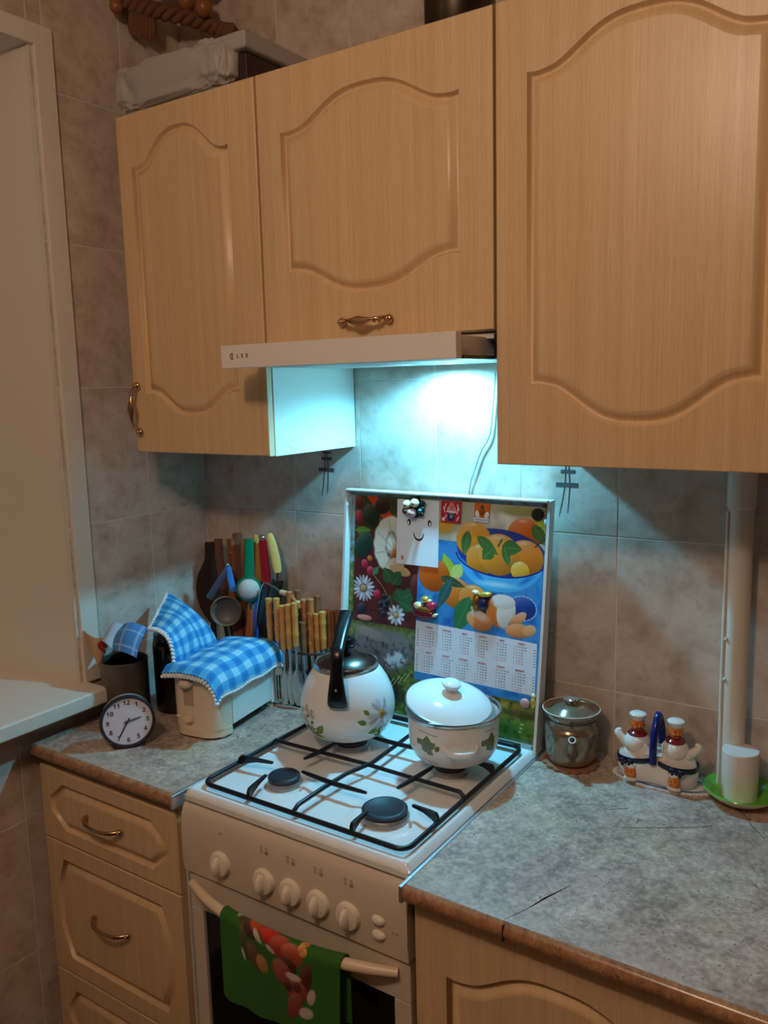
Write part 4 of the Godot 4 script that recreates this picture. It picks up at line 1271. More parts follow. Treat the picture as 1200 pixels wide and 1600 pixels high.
func kettle() -> void:
	var o := thing("kettle", "white enamel kettle with daisies and black handle on the back left burner", "kettle", Vector3(0.152, 0.876, 0.255))
	var em := mat("kettle_enamel", Color.WHITE, 0.12, 0.0, kettle_print())
	part("body", MB.new().lathe([V(0.0, 0.0), V(0.050, 0.0), V(0.066, 0.004), V(0.078, 0.011), V(0.087, 0.022), V(0.0945, 0.037), V(0.098, 0.054), V(0.0985, 0.066), V(0.0965, 0.083), V(0.092, 0.099), V(0.085, 0.115), V(0.077, 0.129), V(0.070, 0.139), V(0.0655, 0.144)], 64).done(), em, o)
	part("steel_rim", turned([V(0.0655, 0.140), V(0.0665, 0.146), V(0.0665, 0.152), V(0.0645, 0.155), V(0.062, 0.154), V(0.0615, 0.146)], 56), M.steel, o)
	var ld := part("lid", turned([V(0.0625, 0.151), V(0.058, 0.150), V(0.054, 0.155), V(0.045, 0.162), V(0.030, 0.168), V(0.012, 0.171), V(0, 0.171)], 48), M.dark_steel, o)
	part("lid_knob", turned([V(0, 0.168), V(0.010, 0.170), V(0.009, 0.180), V(0.017, 0.183), V(0.0205, 0.190), V(0.0205, 0.196), V(0.018, 0.203), V(0.010, 0.2065), V(0, 0.207)], 32), M.black_plastic, ld)
	var dv := Vector3(0.43, 0, 0.90).normalized()
	var side := Vector3.UP.cross(dv).normalized()
	var pts := []
	for q in [[0.090, 0.096], [0.1030, 0.102], [0.1055, 0.120], [0.1035, 0.142], [0.0990, 0.165], [0.0945, 0.186], [0.088, 0.199], [0.076, 0.207], [0.045, 0.224], [0.010, 0.240], [-0.018, 0.250]]:
		pts.append(dv * q[0] + Vector3(0, q[1], 0))
	var wd := []
	var sp := smooth(pts, 5)
	for k in sp.size():
		var t := float(k) / (sp.size() - 1)
		wd.append(lerpf(0.0195, 0.0125, smoothstep(0.1, 0.42, t)) + 0.002 * smoothstep(0.7, 1.0, t))
	wd[0] = 0.012
	wd[1] = 0.016
	var hd := part("handle", MB.new().strap(sp, wd, 0.0085, side, 18, 0.6).done(), M.black_plastic, o)
	part("rivet", MB.new().ball(dv * 0.1125 + Vector3(0, 0.132, 0), Vector3.ONE * 0.0028, 10, 6).done(), M.steel, hd)
	var sv := -dv
	part("spout", MB.new().tube(smooth([sv * 0.085 + Vector3(0, 0.075, 0), sv * 0.112 + Vector3(0, 0.098, 0), sv * 0.128 + Vector3(0, 0.128, 0)]), 0.014, 14).done(), M.enamel, o)

func saucepan() -> void:
	var c := Vector3(0.396, 0.876, 0.243)
	var o := thing("saucepan", "small white enamel saucepan with green leaf print on the back right burner", "saucepan", c)
	var em := mat("pot_enamel", Color.WHITE, 0.12, 0.0, pot_print())
	part("body", MB.new().lathe([V(0, 0), V(0.052, 0.0), V(0.066, 0.004), V(0.077, 0.013), V(0.0835, 0.026), V(0.0865, 0.042), V(0.0875, 0.07), V(0.0875, 0.090)], 64).done(), em, o)
	part("inside", turned([V(0.0868, 0.092), V(0.0855, 0.088), V(0.085, 0.05), V(0.080, 0.022), V(0.066, 0.008), V(0, 0.006)], 48), M.enamel, o)
	part("steel_rim", turned([V(0.0872, 0.088), V(0.0905, 0.092), V(0.0928, 0.097), V(0.092, 0.0995), V(0.088, 0.0985), V(0.0865, 0.094)], 64), M.steel, o)
	for s in [0.0, PI]:
		var a: float = -0.90 + s
		var d := Vector3(cos(a), 0, -sin(a))
		var t := Vector3.UP.cross(d).normalized()
		var pts := []
		for k in 13:
			var q := -1.0 + k / 6.0
			pts.append(d * (0.080 + 0.032 * pow(1.0 - pow(absf(q), 2.6), 0.6)) + t * q * 0.030 + Vector3(0, 0.050, 0))
		part("handle", MB.new().strap(pts, 0.0062, 0.0042, Vector3.UP, 12, 0.8).done(), M.enamel, o)
	var dn := Vector3(0.93, 0, 0.37).normalized()
	var ld := part("lid", turned([V(0.0785, -0.010), V(0.0795, -0.001), V(0.0845, -0.0005), V(0.0845, 0.0015), V(0.079, 0.006), V(0.068, 0.0125), V(0.052, 0.0185), V(0.033, 0.0225), V(0.012, 0.0245), V(0, 0.025)], 64), M.enamel, o, Transform3D(Basis(Vector3.UP.cross(dn).normalized(), 0.235).scaled(Vector3.ONE * 0.985), Vector3(-0.0105, 0.1065, -0.001)))
	ld.set_meta("label", "white lid with round knob lying askew")
	part("steel_edge", turned([V(0.082, -0.001), V(0.086, -0.0012), V(0.0864, 0.0012), V(0.0835, 0.0022)], 64), M.steel, ld)
	part("knob", turned([V(0.0125, 0.023), V(0.0105, 0.027), V(0.0105, 0.032), V(0.0165, 0.0355), V(0.0190, 0.040), V(0.0185, 0.0435), V(0.014, 0.0465), V(0.006, 0.0478), V(0, 0.048)], 36), M.enamel, ld)

func towel() -> void:
	var c := Cv.new(0, 220, 270, 220, 2.0, c8(52, 106, 32))
	for q in [[60, 196, 16, 30, 0.3, 90, 74, 40], [70, 150, 14, 40, 0.2, 86, 84, 40], [92, 130, 18, 34, 0.5, 104, 76, 40], [110, 120, 15, 22, 0.3, 180, 130, 66], [80, 180, 26, 16, -0.5, 78, 50, 30]]:
		c.ell(q[0], q[1], q[2], q[3], c8(q[5], q[6], q[7]), q[4], 0.25, 0.3)
	for q in [[88, 192, 22, 15, -0.5, 214, 84, 36], [124, 184, 26, 17, -0.4, 206, 44, 30], [150, 170, 24, 24, 0.2, 172, 62, 36], [178, 164, 26, 22, -0.3, 178, 76, 48], [168, 138, 22, 22, 0.2, 80, 30, 20], [206, 128, 13, 34, -0.15, 92, 34, 24], [156, 120, 24, 32, 0.4, 158, 74, 52], [186, 96, 26, 26, 0, 150, 66, 44], [182, 64, 16, 34, -0.3, 146, 60, 38], [168, 100, 12, 14, 0.3, 90, 40, 28], [188, 104, 10, 12, 0.2, 96, 40, 26]]:
		c.ell(q[0], q[1], q[2], q[3], c8(q[5], q[6], q[7]), q[4], 0.3, 0.2)
	for q in [[180, 122, 20, 9, 0.0], [100, 172, 18, 6, -0.7], [130, 160, 14, 6, -0.6], [206, 56, 16, 14, 0.4], [216, 92, 9, 20, -0.2], [40, 200, 8, 16, 0.1], [64, 120, 4, 16, 0.3]]: c.ell(q[0], q[1], q[2], q[3], c8(206, 184, 172), q[4], 0.1, 0.3)
	for q in [[196, 190, 9, 8], [200, 176, 8, 8], [194, 182, 7, 7]]: c.ell(q[0], q[1], q[2], q[3], c8(222, 150, 80), 0, 0.3)
	var m := mat("towel_cloth", Color.WHITE, 0.95, 0.0, c.tex())
	var f := func(u: float, v: float) -> Vector3:
		var x := lerpf(0.137, 0.395, u)
		var bow := 0.580 + 0.048 * (1.0 - pow(absf((x - 0.246) / 0.232), 2.2))
		var yc := 0.664 + 0.004
		var drop := 0.146 + 0.004 * u
		var s := v * (drop + 0.034 + 0.12)               # from the front hem over the handle to the back hem
		if s < drop:
			var w := 0.004 * sin(u * 9.0 + 0.5) * (1.0 - s / drop) + 0.003 * sin(u * 21.0) * (1.0 - s / drop)
			return Vector3(x + 0.006 * (1.0 - s / drop) * (0.3 - u), yc - drop + s, bow + 0.0135 + w)
		if s < drop + 0.034:
			var a := (s - drop) / 0.034 * PI
			return Vector3(x, yc + 0.0135 * sin(a), bow + 0.0135 * cos(a))
		var r := s - drop - 0.034
		return Vector3(x, yc - r, bow - 0.0135 + 0.002 * sin(u * 11.0))
	var mb := MB.new().grid(44, 60, f, 0.0022)
	for k in mb.t.size(): mb.t[k] = V(mb.t[k].x, 1.0 - clampf(mb.t[k].y * (0.314 / 0.200), 0.0, 0.995))
	var o := part("kitchen_towel", mb.done(), m, self)
	tag(o, "green towel with brown and orange print hanging on the oven handle", "towel")

# ------------------------------------------------------------------ left worktop
func check_texture(a: Color, b: Color, d: Color) -> ImageTexture:
	var im := Image.create(256, 256, false, Image.FORMAT_RGB8)
	var nz := noise(61, 0.6, 1)
	for y in 256:
		for x in 256:
			var p := 1 if (x % 64) < 32 else 0
			var q := 1 if (y % 64) < 32 else 0
			var col := a if p + q == 2 else (b if p + q == 1 else d)
			if (x % 64) in [4, 8, 24, 28] or (y % 64) in [4, 8, 24, 28]: col = col.lerp(d, 0.35)
			im.set_pixel(x, y, col.lightened(0.06 * nz.get_noise_2d(x, y) + 0.03))
	return ImageTexture.create_from_image(im)

func plaid_texture() -> ImageTexture:
	var im := Image.create(192, 192, false, Image.FORMAT_RGB8)
	for y in 192:
		for x in 192:
			var col := c8(70, 132, 190)
			if (x % 96) in [60, 61, 66, 67, 72, 73] or (y % 96) in [56, 57, 62, 63]: col = c8(206, 216, 226)
			im.set_pixel(x, y, col)
	return ImageTexture.create_from_image(im)

func lace(mb: MB, pts: Array, r: float, down: Vector3) -> void:
	var run := 0.0
	var nxt := 0.0
	for k in pts.size() - 1:
		var a: Vector3 = pts[k]
		var b: Vector3 = pts[k + 1]
		var l := (b - a).length()
		while nxt < run + l:
			var p := a.lerp(b, (nxt - run) / l)
			var j := int(round(nxt / (r * 0.95)))
			mb.ball(p + down * (r * (1.4 if j % 2 == 0 else 0.5)), Vector3.ONE * r * (0.95 if j % 2 == 0 else 0.7), 7, 5)
			nxt += r * 0.95
		run += l

func toaster() -> void:
	var T := Transform3D(Basis(Vector3.UP, 0.15), Vector3(-0.190, TOP, 0.262))
	var o := thing("toaster", "cream and white toaster under a blue checked cloth", "toaster", T.origin)
	o.basis = T.basis
	# in plan: x across, z along; the front end faces +z
	var plan := func(w: float, z0: float, z1: float, r0: float, r1: float) -> PackedVector2Array:
		var pg := PackedVector2Array()
		for q in [[w - r0, z0 + r0, r0, -PI / 2], [w - r1, z1 - r1, r1, 0.0], [-w + r1, z1 - r1, r1, PI / 2], [-w + r0, z0 + r0, r0, PI]]:
			for s in 7:
				var a: float = q[3] + PI / 2 * s / 6.0
				pg.append(V(q[0] + q[2] * cos(a), q[1] + q[2] * sin(a)))
		return pg
	var flat := Basis(Vector3(1, 0, 0), Vector3(0, 0, 1), Vector3(0, 1, 0))
	var up := func(pg: PackedVector2Array, y0: float, y1: float, bev: float) -> ArrayMesh:
		var mb := MB.new()
		mb.xf = Transform3D(flat, Vector3.ZERO)
		mb.prism(pg, y0, y1, bev)
		return mb.done()
	part("plinth", up.call(plan.call(0.066, 0.070, 0.124, 0.004, 0.045), 0.006, 0.024, 0.003), M.cream, o)
	part("front_end", up.call(plan.call(0.0635, 0.066, 0.120, 0.004, 0.030), 0.022, 0.150, 0.018), M.cream, o)
	part("rear_end", up.call(plan.call(0.0635, -0.115, -0.092, 0.012, 0.004), 0.014, 0.150, 0.012), M.melamine, o)
	part("side_shell", up.call(plan.call(0.0625, -0.090, 0.064, 0.002, 0.002), 0.022, 0.152, 0.020), M.melamine, o)
	part("slot_plate", bx(Vector3(0, 0.150, -0.01), Vector3(0.07, 0.006, 0.16), 0.002), M.dark, o)
	part("lever_slot", bx(Vector3(-0.012, 0.107, 0.1205), Vector3(0.026, 0.066, 0.003), 0.001), M.recess_shade, o)
	part("lever", MB.new().ball(Vector3(-0.012, 0.126, 0.128), Vector3(0.017, 0.010, 0.014), 18, 10).done(), M.cream, o)
	part("dial", MB.new().box(Vector3(-0.012, 0.044, 0.123), Vector3(0.022, 0.016, 0.010), 0.004).box(Vector3(-0.012, 0.040, 0.1290), Vector3(0.014, 0.004, 0.004), 0.001).done(), M.cream, o)
	part("stop_button", bx(Vector3(-0.042, 0.045, 0.1195), Vector3(0.014, 0.006, 0.005), 0.002), M.cream, o)
	for q in [[-0.05, -0.10], [0.05, -0.10], [-0.05, 0.09], [0.05, 0.09]]:
		part("foot", turned([V(0, 0), V(0.008, 0), V(0.009, 0.008), V(0, 0.008)], 14), M.melamine, o, at(q[0], 0, q[1]))
	part("cord", pipe(smooth([Vector3(0.055, 0.012, -0.112), Vector3(0.072, 0.008, -0.125), Vector3(0.082, 0.022, -0.120), Vector3(0.075, 0.036, -0.135), Vector3(0.040, 0.02, -0.16), Vector3(0.02, 0.004, -0.165)]), 0.0026, 8), M.white, o)
	# the cloth: over the toaster, then up over the dark jar behind it
	var c := thing("toaster_cloth", "blue and white checked cloth with lace edge over the toaster", "cloth", T.origin + Vector3(0, 0.155, 0))
	var cm := mat("check_cloth", Color.WHITE, 0.92, 0.0, check_texture(c8(24, 120, 192), c8(72, 164, 212), c8(160, 212, 230)))
	cm.uv1_scale = Vector3(1.4, 1.15, 1)
	var inv := c.transform.affine_inverse()
	var f1 := func(u: float, v: float) -> Vector3:            # u along the toaster front to back, v from its left edge across to the right hem
		var z := lerpf(0.140, -0.128, u)
		var e := absf(u - 0.5) * 2.0
		var x := lerpf(-0.064, 0.074, minf(v / 0.78, 1.0))
		var y := 0.156 + 0.012 * sin(PI * clampf(v / 0.78, 0, 1)) * (0.4 + 0.6 * sin(PI * u)) + 0.002 * sin(u * 17.0 + v * 6.0)
		if v > 0.60:
			var q := (v - 0.60) / 0.40
			x = lerpf(0.042, 0.076, sin(q * PI / 2))
			y -= 0.040 * (1.0 - cos(q * PI / 2)) + 0.006 * q
		y -= 0.010 * smoothstep(0.86, 1.0, e)
		return inv * (T * Vector3(x, y, z))
	part("seat_panel", MB.new().grid(40, 30, f1, 0.003).done(), cm, c)
	var P0 := [Vector3(-0.232, 0.988, 0.372), Vector3(-0.250, 1.052, 0.372), Vector3(-0.326, 1.060, 0.352)]
	var P1 := [Vector3(-0.268, 0.978, 0.205), Vector3(-0.322, 1.050, 0.205), Vector3(-0.428, 1.096, 0.205)]
	var f2 := func(u: float, v: float) -> Vector3:            # u front to back, v up and over
		var q := []
		for k in 3: q.append(P0[k].lerp(P1[k], u))
		var mid: Vector3 = q[1] * 2.0 - (q[0] + q[2]) * 0.5
		var p: Vector3 = q[0] * (1 - v) * (1 - v) + mid * 2.0 * v * (1 - v) + q[2] * v * v
		p += Vector3(0.006, 0.010, 0) * sin(PI * u) * sin(PI * v) + Vector3(0.003, 0.003, 0) * sin(u * 14.0 + v * 4.0)
		return inv * p
	part("back_panel", MB.new().grid(30, 30, f2, 0.003).done(), cm, c)
	var lm := MB.new()
	var a := []
	var dn := Vector3(0, -1, 0)
	for k in 31: a.append(f1.call(0.0, k / 30.0))
	for k in 41: a.append(f1.call(k / 40.0, 1.0))
	for k in 31: a.append(f1.call(1.0, 1.0 - k / 30.0))
	lace(lm, a, 0.0046, dn)
	var b := []
	for k in 31: b.append(f2.call(0.0, k / 30.0))
	lace(lm, b, 0.0046, Vector3(0.0, -0.6, 0.8))
	var d := []
	for k in 31: d.append(f2.call(k / 30.0, 1.0))
	lace(lm, d, 0.0046, Vector3(-0.8, -0.6, 0.0))
	part("lace_edge", lm.done(), M.lace, c).set_meta("kind", "stuff")

func left_things() -> void:
	var j := thing("dark_canister", "tall black glossy canister under the raised end of the checked cloth", "canister", Vector3(-0.346, TOP, 0.272))
	part("body", turned([V(0, 0), V(0.046, 0), V(0.049, 0.004), V(0.0495, 0.16), V(0.047, 0.172), V(0.044, 0.176)], 40), M.black_gloss, j)
	part("lid", turned([V(0.046, 0.174), V(0.046, 0.186), V(0.040, 0.192), V(0, 0.194)], 40), M.black_plastic, j)
	var k := thing("utensil_tin", "tall grey-brown tin behind the alarm clock", "tin", Vector3(-0.410, TOP, 0.368))
	part("wall", turned([V(0, 0.0), V(0.051, 0.0), V(0.0535, 0.003), V(0.0535, 0.135), V(0.0545, 0.1375), V(0.0535, 0.140), V(0.0515, 0.139), V(0.0512, 0.006), V(0, 0.004)], 48), M.tin, k)
	part("dark_inside", turned([V(0.0505, 0.128), V(0.0505, 0.008), V(0, 0.008)], 32), M.dark, k)  # near-black surface just inside the wall of the tin
	# potholder and paper cone stuck in the tin
	var ph := thing("potholder", "blue plaid potholder with red trim hanging out of the tin", "potholder", Vector3(-0.38, 0.99, 0.38))
	var pm := mat("plaid", Color.WHITE, 0.9, 0.0, plaid_texture())
	var q := [Vector3(-0.402, 1.052, 0.366), Vector3(-0.338, 1.050, 0.352), Vector3(-0.322, 1.000, 0.402), Vector3(-0.382, 1.012, 0.416)]
	var g := func(u: float, v: float) -> Vector3:
		var p: Vector3 = q[0].lerp(q[1], u).lerp(q[3].lerp(q[2], u), v)
		return p + Vector3(0.004, 0.012, 0.008) * sin(PI * u) * (1.0 - 0.5 * v) - ph.position + Vector3(0, 0.006, 0.004) * sin(v * PI)
	part("pad", MB.new().grid(18, 14, g, 0.006).done(), pm, ph)
	var g2 := func(u: float, v: float) -> Vector3:
		var p: Vector3 = Vector3(-0.440, 1.046, 0.372).lerp(Vector3(-0.400, 1.054, 0.368), u).lerp(Vector3(-0.430, 1.022, 0.405).lerp(Vector3(-0.383, 1.012, 0.418), u), v)
		return p + Vector3(0, 0.008, 0.006) * sin(PI * u) - ph.position
	part("striped_edge", MB.new().grid(12, 10, g2, 0.006).done(), M.pale_stripe, ph)
	var tf := MB.new()
	for e in 5: tf.tube([Vector3(-0.058, 0.036 - e * 0.003, 0.002 + e * 0.007), Vector3(-0.044, 0.046 - e * 0.006, 0.006 + e * 0.007), Vector3(-0.032, 0.048 - e * 0.009, 0.008 + e * 0.007)], [0.009, 0.006, 0.001], 8, 0.6)
	part("red_tassel", tf.done(), M.red_cloth, ph)
	ph.get_node("red_tassel").set_meta("label", "red fringe of the potholder")
	var cn := MB.new().grid(24, 10, func(u: float, v: float) -> Vector3:
		var tip := Vector3(-0.437, 0.966, 0.418)
		var mouth := Vector3(-0.462, 1.030, 0.392)
		var ax := (mouth - tip).normalized()
		var sx := ax.cross(Vector3(0.78, 0, 0.62)).normalized()
		var sy := sx.cross(ax)
		var a := TAU * u
		var r := 0.034 * v
		return tip.lerp(mouth, v) + sx * cos(a) * r + sy * sin(a) * r * 0.6 + ax * 0.012 * cos(a * 2.0) * v, 0.0016, true)
	tag(part("paper_cone", cn.done(), M.kraft, self), "tan paper cone sticking out of the left side of the tin", "paper bag")
	clock()
	utensils()

func clock() -> void:
	var n := Vector3(0.80, 0.06, 0.60).normalized()
	var o := thing("alarm_clock", "round alarm clock with white dial and dark rim in front of the tin", "clock", Vector3(-0.262, TOP, 0.486))
	var rt := Vector3.UP.cross(n).normalized()
	var up := n.cross(rt)
	var B := Basis(rt, up, n)
	var F := Transform3D(B, Vector3(0, 0.0585, 0))
	var lay := Transform3D(Basis(Vector3(1, 0, 0), Vector3(0, 0, 1), Vector3(0, -1, 0)), Vector3.ZERO)      # turned shapes: y becomes the dial's normal
	part("case", turned([V(0, -0.038), V(0.040, -0.038), V(0.050, -0.032), V(0.0545, -0.020), V(0.0555, -0.002)], 56), M.silver_paint, o, F * lay)
	part("rim", turned([V(0.0552, -0.004), V(0.0572, -0.002), V(0.0575, 0.003), V(0.055, 0.006), V(0.0515, 0.005), V(0.0505, 0.001)], 56), M.clock_rim, o, F * lay)
	var dl := part("dial", turned([V(0.0512, 0.0), V(0.0512, 0.001), V(0, 0.001)], 56), M.dial, o, F * lay)
	for h in 12:
		var a := TAU * (h + 1) / 12.0
		wpart2("numeral", text(str(h + 1), 0.0098, 0.0003, true), M.print_dark, dl, o, F * at(sin(a) * 0.0405, cos(a) * 0.0405 - 0.0049 + 0.0049, 0.0012))
	for q in [[TAU * 2.58 / 12.0, 0.030, 0.0034, "print_mid"], [TAU * 35.0 / 60.0, 0.042, 0.0026, "print_dark"]]:
		var a: float = q[0]
		var d := Vector3(sin(a), cos(a), 0)
		part("hand", MB.new().strap([d * -0.008, d * 0.004, d * q[1] * 0.8, d * q[1]], [q[2] * 0.6, q[2] * 0.6, q[2] * 0.5, 0.0004], 0.0004, Vector3(d.y, -d.x, 0), 8, 0.5).done(), M[q[3]], o, F * at(0, 0, 0.0024))
	part("hub", MB.new().ball(Vector3(0, 0, 0.0026), Vector3(0.0026, 0.0026, 0.001), 12, 6).done(), M.print_dark, o, F)
	for s in [-1, 1]:
		part("foot", MB.new().box(Vector3(0.026 * s, -0.0535, -0.014), Vector3(0.016, 0.010, 0.030), 0.003).done(), M.clock_rim, o, F)

func wpart2(called: String, mesh: Mesh, m: Material, parent: Node3D, top: Node3D, xf: Transform3D) -> void:
	part(called, mesh, m, parent, parent.transform.affine_inverse() * xf)

# a kitchen tool standing in the jar: grip (material, points, half widths) and head shapes
func tool(called: String, label: String, cat: String, base: Vector3) -> Node3D:
	return thing(called, label, cat, base, 0.0, "kitchen tools in the corner")

func utensils() -> void:
	var fc := Vector3(0.62, 0, 0.78)                       # the way the tools face
	var sd := Vector3(0.78, 0, -0.62)
	var J := Vector3(-0.300, TOP, 0.072)
	var jar := thing("utensil_jar", "dark brown jar behind the toaster holding kitchen tools", "jar", J)
	part("wall", turned([V(0, 0), V(0.054, 0), V(0.058, 0.006), V(0.060, 0.10), V(0.0605, 0.105), V(0.057, 0.105), V(0.055, 0.008), V(0, 0.006)], 40), M.dark_clay, jar)
	var put := func(o: Node3D, nm: String, pts: Array, w, th: float, m: Material, side := Vector3(0.78, 0, -0.62), pw := 0.75) -> MeshInstance3D:
		var q := []
		for p in pts: q.append(p - o.position)
		return part(nm, MB.new().strap(q, w, th, side, 14, pw).done(), m, o)
	var o := tool("serving_paddle", "large dark brown wooden paddle leaning in the corner", "paddle", Vector3(-0.455, TOP, 0.05))
	put.call(o, "blade", smooth([Vector3(-0.458, 0.970, 0.032), Vector3(-0.462, 1.01, 0.032), Vector3(-0.464, 1.06, 0.032), Vector3(-0.461, 1.11, 0.032), Vector3(-0.457, 1.15, 0.032), Vector3(-0.455, 1.19, 0.032)], 4), [0.008, 0.012, 0.018, 0.024, 0.028, 0.0315, 0.034, 0.0355, 0.036, 0.0355, 0.034, 0.0315, 0.027, 0.022, 0.018, 0.015, 0.0135, 0.013, 0.013, 0.0135, 0.012], 0.004, M.dark_wood)
	put.call(o, "grip", [Vector3(-0.452, TOP + 0.001, 0.040), Vector3(-0.455, 0.90, 0.036), Vector3(-0.458, 0.975, 0.032)], 0.008, 0.005, M.dark_wood)
	o = tool("wooden_spoon", "dark wooden handle beside the brown paddle", "spoon", J)
	put.call(o, "grip", smooth([Vector3(-0.330, TOP + 0.01, 0.050), Vector3(-0.385, 1.02, 0.045), Vector3(-0.405, 1.13, 0.045), Vector3(-0.409, 1.204, 0.045)], 4), 0.011, 0.006, M.mid_wood)
	o = tool("wooden_fork", "forked reddish wooden handle with bright pin above the blue peg", "fork", J)
	for s in [-0.358, -0.340]:
		put.call(o, "prong", smooth([Vector3(s - 0.002, 1.11, 0.060), Vector3(s - 0.001, 1.16, 0.060), Vector3(lerpf(s, -0.352, 0.4), 1.211, 0.060)], 3), 0.0065, 0.005, M.red_wood)
	put.call(o, "grip", smooth([Vector3(-0.315, TOP + 0.01, 0.07), Vector3(-0.342, 1.0, 0.062), Vector3(-0.350, 1.12, 0.060)], 3), 0.013, 0.006, M.red_wood)
	part("pin", MB.new().ball(Vector3(-0.342, 1.178, 0.067) - J, Vector3.ONE * 0.0035, 10, 6).done(), M.steel, o)
	o = tool("wooden_spatula", "plain brown wooden handle left of the green strainer", "spatula", J)
	put.call(o, "grip", smooth([Vector3(-0.318, TOP + 0.01, 0.040), Vector3(-0.329, 1.02, 0.044), Vector3(-0.331, 1.14, 0.050), Vector3(-0.336, 1.226, 0.050)], 4), 0.0125, 0.006, M.mid_wood)
	o = tool("wooden_handle_knife", "thin wooden handle with pale edge just left of the green strainer", "knife", J)
	put.call(o, "grip", smooth([Vector3(-0.292, TOP + 0.01, 0.050), Vector3(-0.300, 1.05, 0.057), Vector3(-0.303, 1.15, 0.06), Vector3(-0.302, 1.215, 0.06)], 4), 0.011, 0.006, M.red_wood)
	# strainer with a green frame
	o = tool("tea_strainer", "green plastic strainer with a round white sieve", "strainer", J)
	put.call(o, "grip", smooth([Vector3(-0.262, 1.130, 0.094), Vector3(-0.262, 1.17, 0.09), Vector3(-0.260, 1.224, 0.088)], 4), 0.0115, 0.0055, M.green_plastic)
	var C := Vector3(-0.262, 1.099, 0.094) - J
	var fb := Basis(sd, Vector3.UP, fc)
	var lay := Basis(Vector3(1, 0, 0), Vector3(0, 0, 1), Vector3(0, -1, 0))
	part("ring", turned([V(0.024, -0.006), V(0.030, -0.004), V(0.0325, 0.002), V(0.031, 0.007), V(0.027, 0.008), V(0.025, 0.003)], 36), M.green_plastic, o, Transform3D(fb * lay, C))
	part("mesh", turned([V(0.0275, 0.005), V(0.024, 0.012), V(0.014, 0.018), V(0, 0.020)], 32), M.sieve_white, o, Transform3D(fb * lay, C))
	put.call(o, "stem", [Vector3(-0.262, 1.072, 0.088), Vector3(-0.278, 0.99, 0.082), Vector3(-0.285, TOP + 0.01, 0.078)], 0.004, 0.003, M.green_plastic)
	o = tool("table_knife", "upright yellow-brown handle right of the green strainer", "knife", J)
	put.call(o, "grip", smooth([Vector3(-0.256, 1.112, 0.06), Vector3(-0.257, 1.15, 0.06), Vector3(-0.260, 1.19, 0.06), Vector3(-0.266, 1.229, 0.06)], 4), [0.006, 0.0085, 0.010, 0.0105, 0.0108, 0.0108, 0.0105, 0.010, 0.0098, 0.0095, 0.009, 0.008, 0.005], 0.0065, M.yellow_wood)
	put.call(o, "blade", [Vector3(-0.256, 1.114, 0.06), Vector3(-0.272, 0.99, 0.066), Vector3(-0.282, TOP + 0.01, 0.070)], 0.009, 0.001, M.dark_steel)
	o = tool("table_knife", "upright red handle with silver ring at its top", "knife", J)
	put.call(o, "grip", smooth([Vector3(-0.226, 1.108, 0.07), Vector3(-0.227, 1.14, 0.07), Vector3(-0.230, 1.18, 0.07), Vector3(-0.232, 1.222, 0.07)], 4), [0.009, 0.0108, 0.0115, 0.0118, 0.0118, 0.0115, 0.0112, 0.0108, 0.0105, 0.010, 0.0098, 0.0095, 0.008], 0.007, M.red_plastic)
	part("cap", MB.new().ball(Vector3(-0.2325, 1.225, 0.071) - J, Vector3(0.0085, 0.0085, 0.0065), 14, 8).done(), M.steel, o)
	put.call(o, "blade", [Vector3(-0.226, 1.11, 0.07), Vector3(-0.250, 0.99, 0.074), Vector3(-0.268, TOP + 0.01, 0.076)], 0.010, 0.001, M.dark_steel)
	o = tool("table_knife", "leaning pale yellow handle with steel collar, rightmost of the tall handles", "knife", J)
	put.call(o, "grip", smooth([Vector3(-0.196, 1.140, 0.06), Vector3(-0.201, 1.17, 0.06), Vector3(-0.209, 1.205, 0.06), Vector3(-0.219, 1.236, 0.06)], 4), [0.0085, 0.010, 0.0112, 0.0118, 0.012, 0.012, 0.0118, 0.0115, 0.0112, 0.0108, 0.010, 0.009, 0.006], 0.0075, M.pale_yellow)
	put.call(o, "collar", [Vector3(-0.195, 1.142, 0.06), Vector3(-0.196, 1.120, 0.062)], [0.0085, 0.007], 0.006, M.steel)
	put.call(o, "blade", [Vector3(-0.196, 1.122, 0.062), Vector3(-0.205, 1.08, 0.064), Vector3(-0.245, 0.95, 0.07), Vector3(-0.262, TOP + 0.01, 0.074)], [0.014, 0.017, 0.012, 0.008], 0.0012, M.dark_steel)
	o = tool("can_opener", "blue hinged opener hanging open in front of the wooden handles", "opener", J)
	put.call(o, "arm", [Vector3(-0.319, 1.152, 0.102), Vector3(-0.356, 1.107, 0.102), Vector3(-0.394, 1.060, 0.102)], [0.007, 0.0085, 0.010], 0.004, M.grey_blue, Vector3(0.5, -0.6, -0.4))
	put.call(o, "arm", [Vector3(-0.317, 1.152, 0.106), Vector3(-0.312, 1.12, 0.106), Vector3(-0.304, 1.090, 0.106)], [0.006, 0.008, 0.0085], 0.004, M.sky_blue)
	part("pivot", MB.new().ball(Vector3(-0.319, 1.156, 0.106) - J, Vector3.ONE * 0.005, 12, 8).done(), M.steel, o)
	o = tool("round_skimmer", "round grey sieve with brassy rim in front of the jar", "sieve", J)
	C = Vector3(-0.330, 1.036, 0.110) - J
	part("rim", turned([V(0.036, -0.004), V(0.039, -0.003), V(0.0395, 0.002), V(0.0375, 0.004), V(0.0355, 0.001)], 40), M.brassy, o, Transform3D(fb * lay, C))
	part("mesh", turned([V(0.0365, 0.0), V(0.030, -0.008), V(0.016, -0.014), V(0, -0.016)], 36), M.grey_mesh, o, Transform3D(fb * lay, C))
	put.call(o, "grip", [Vector3(-0.334, 0.998, 0.110), Vector3(-0.330, 0.95, 0.108), Vector3(-0.318, TOP + 0.01, 0.10)], 0.005, 0.003, M.dark_steel)
	o = tool("wooden_handle_brush", "orange wooden handle below the green strainer", "brush", J)
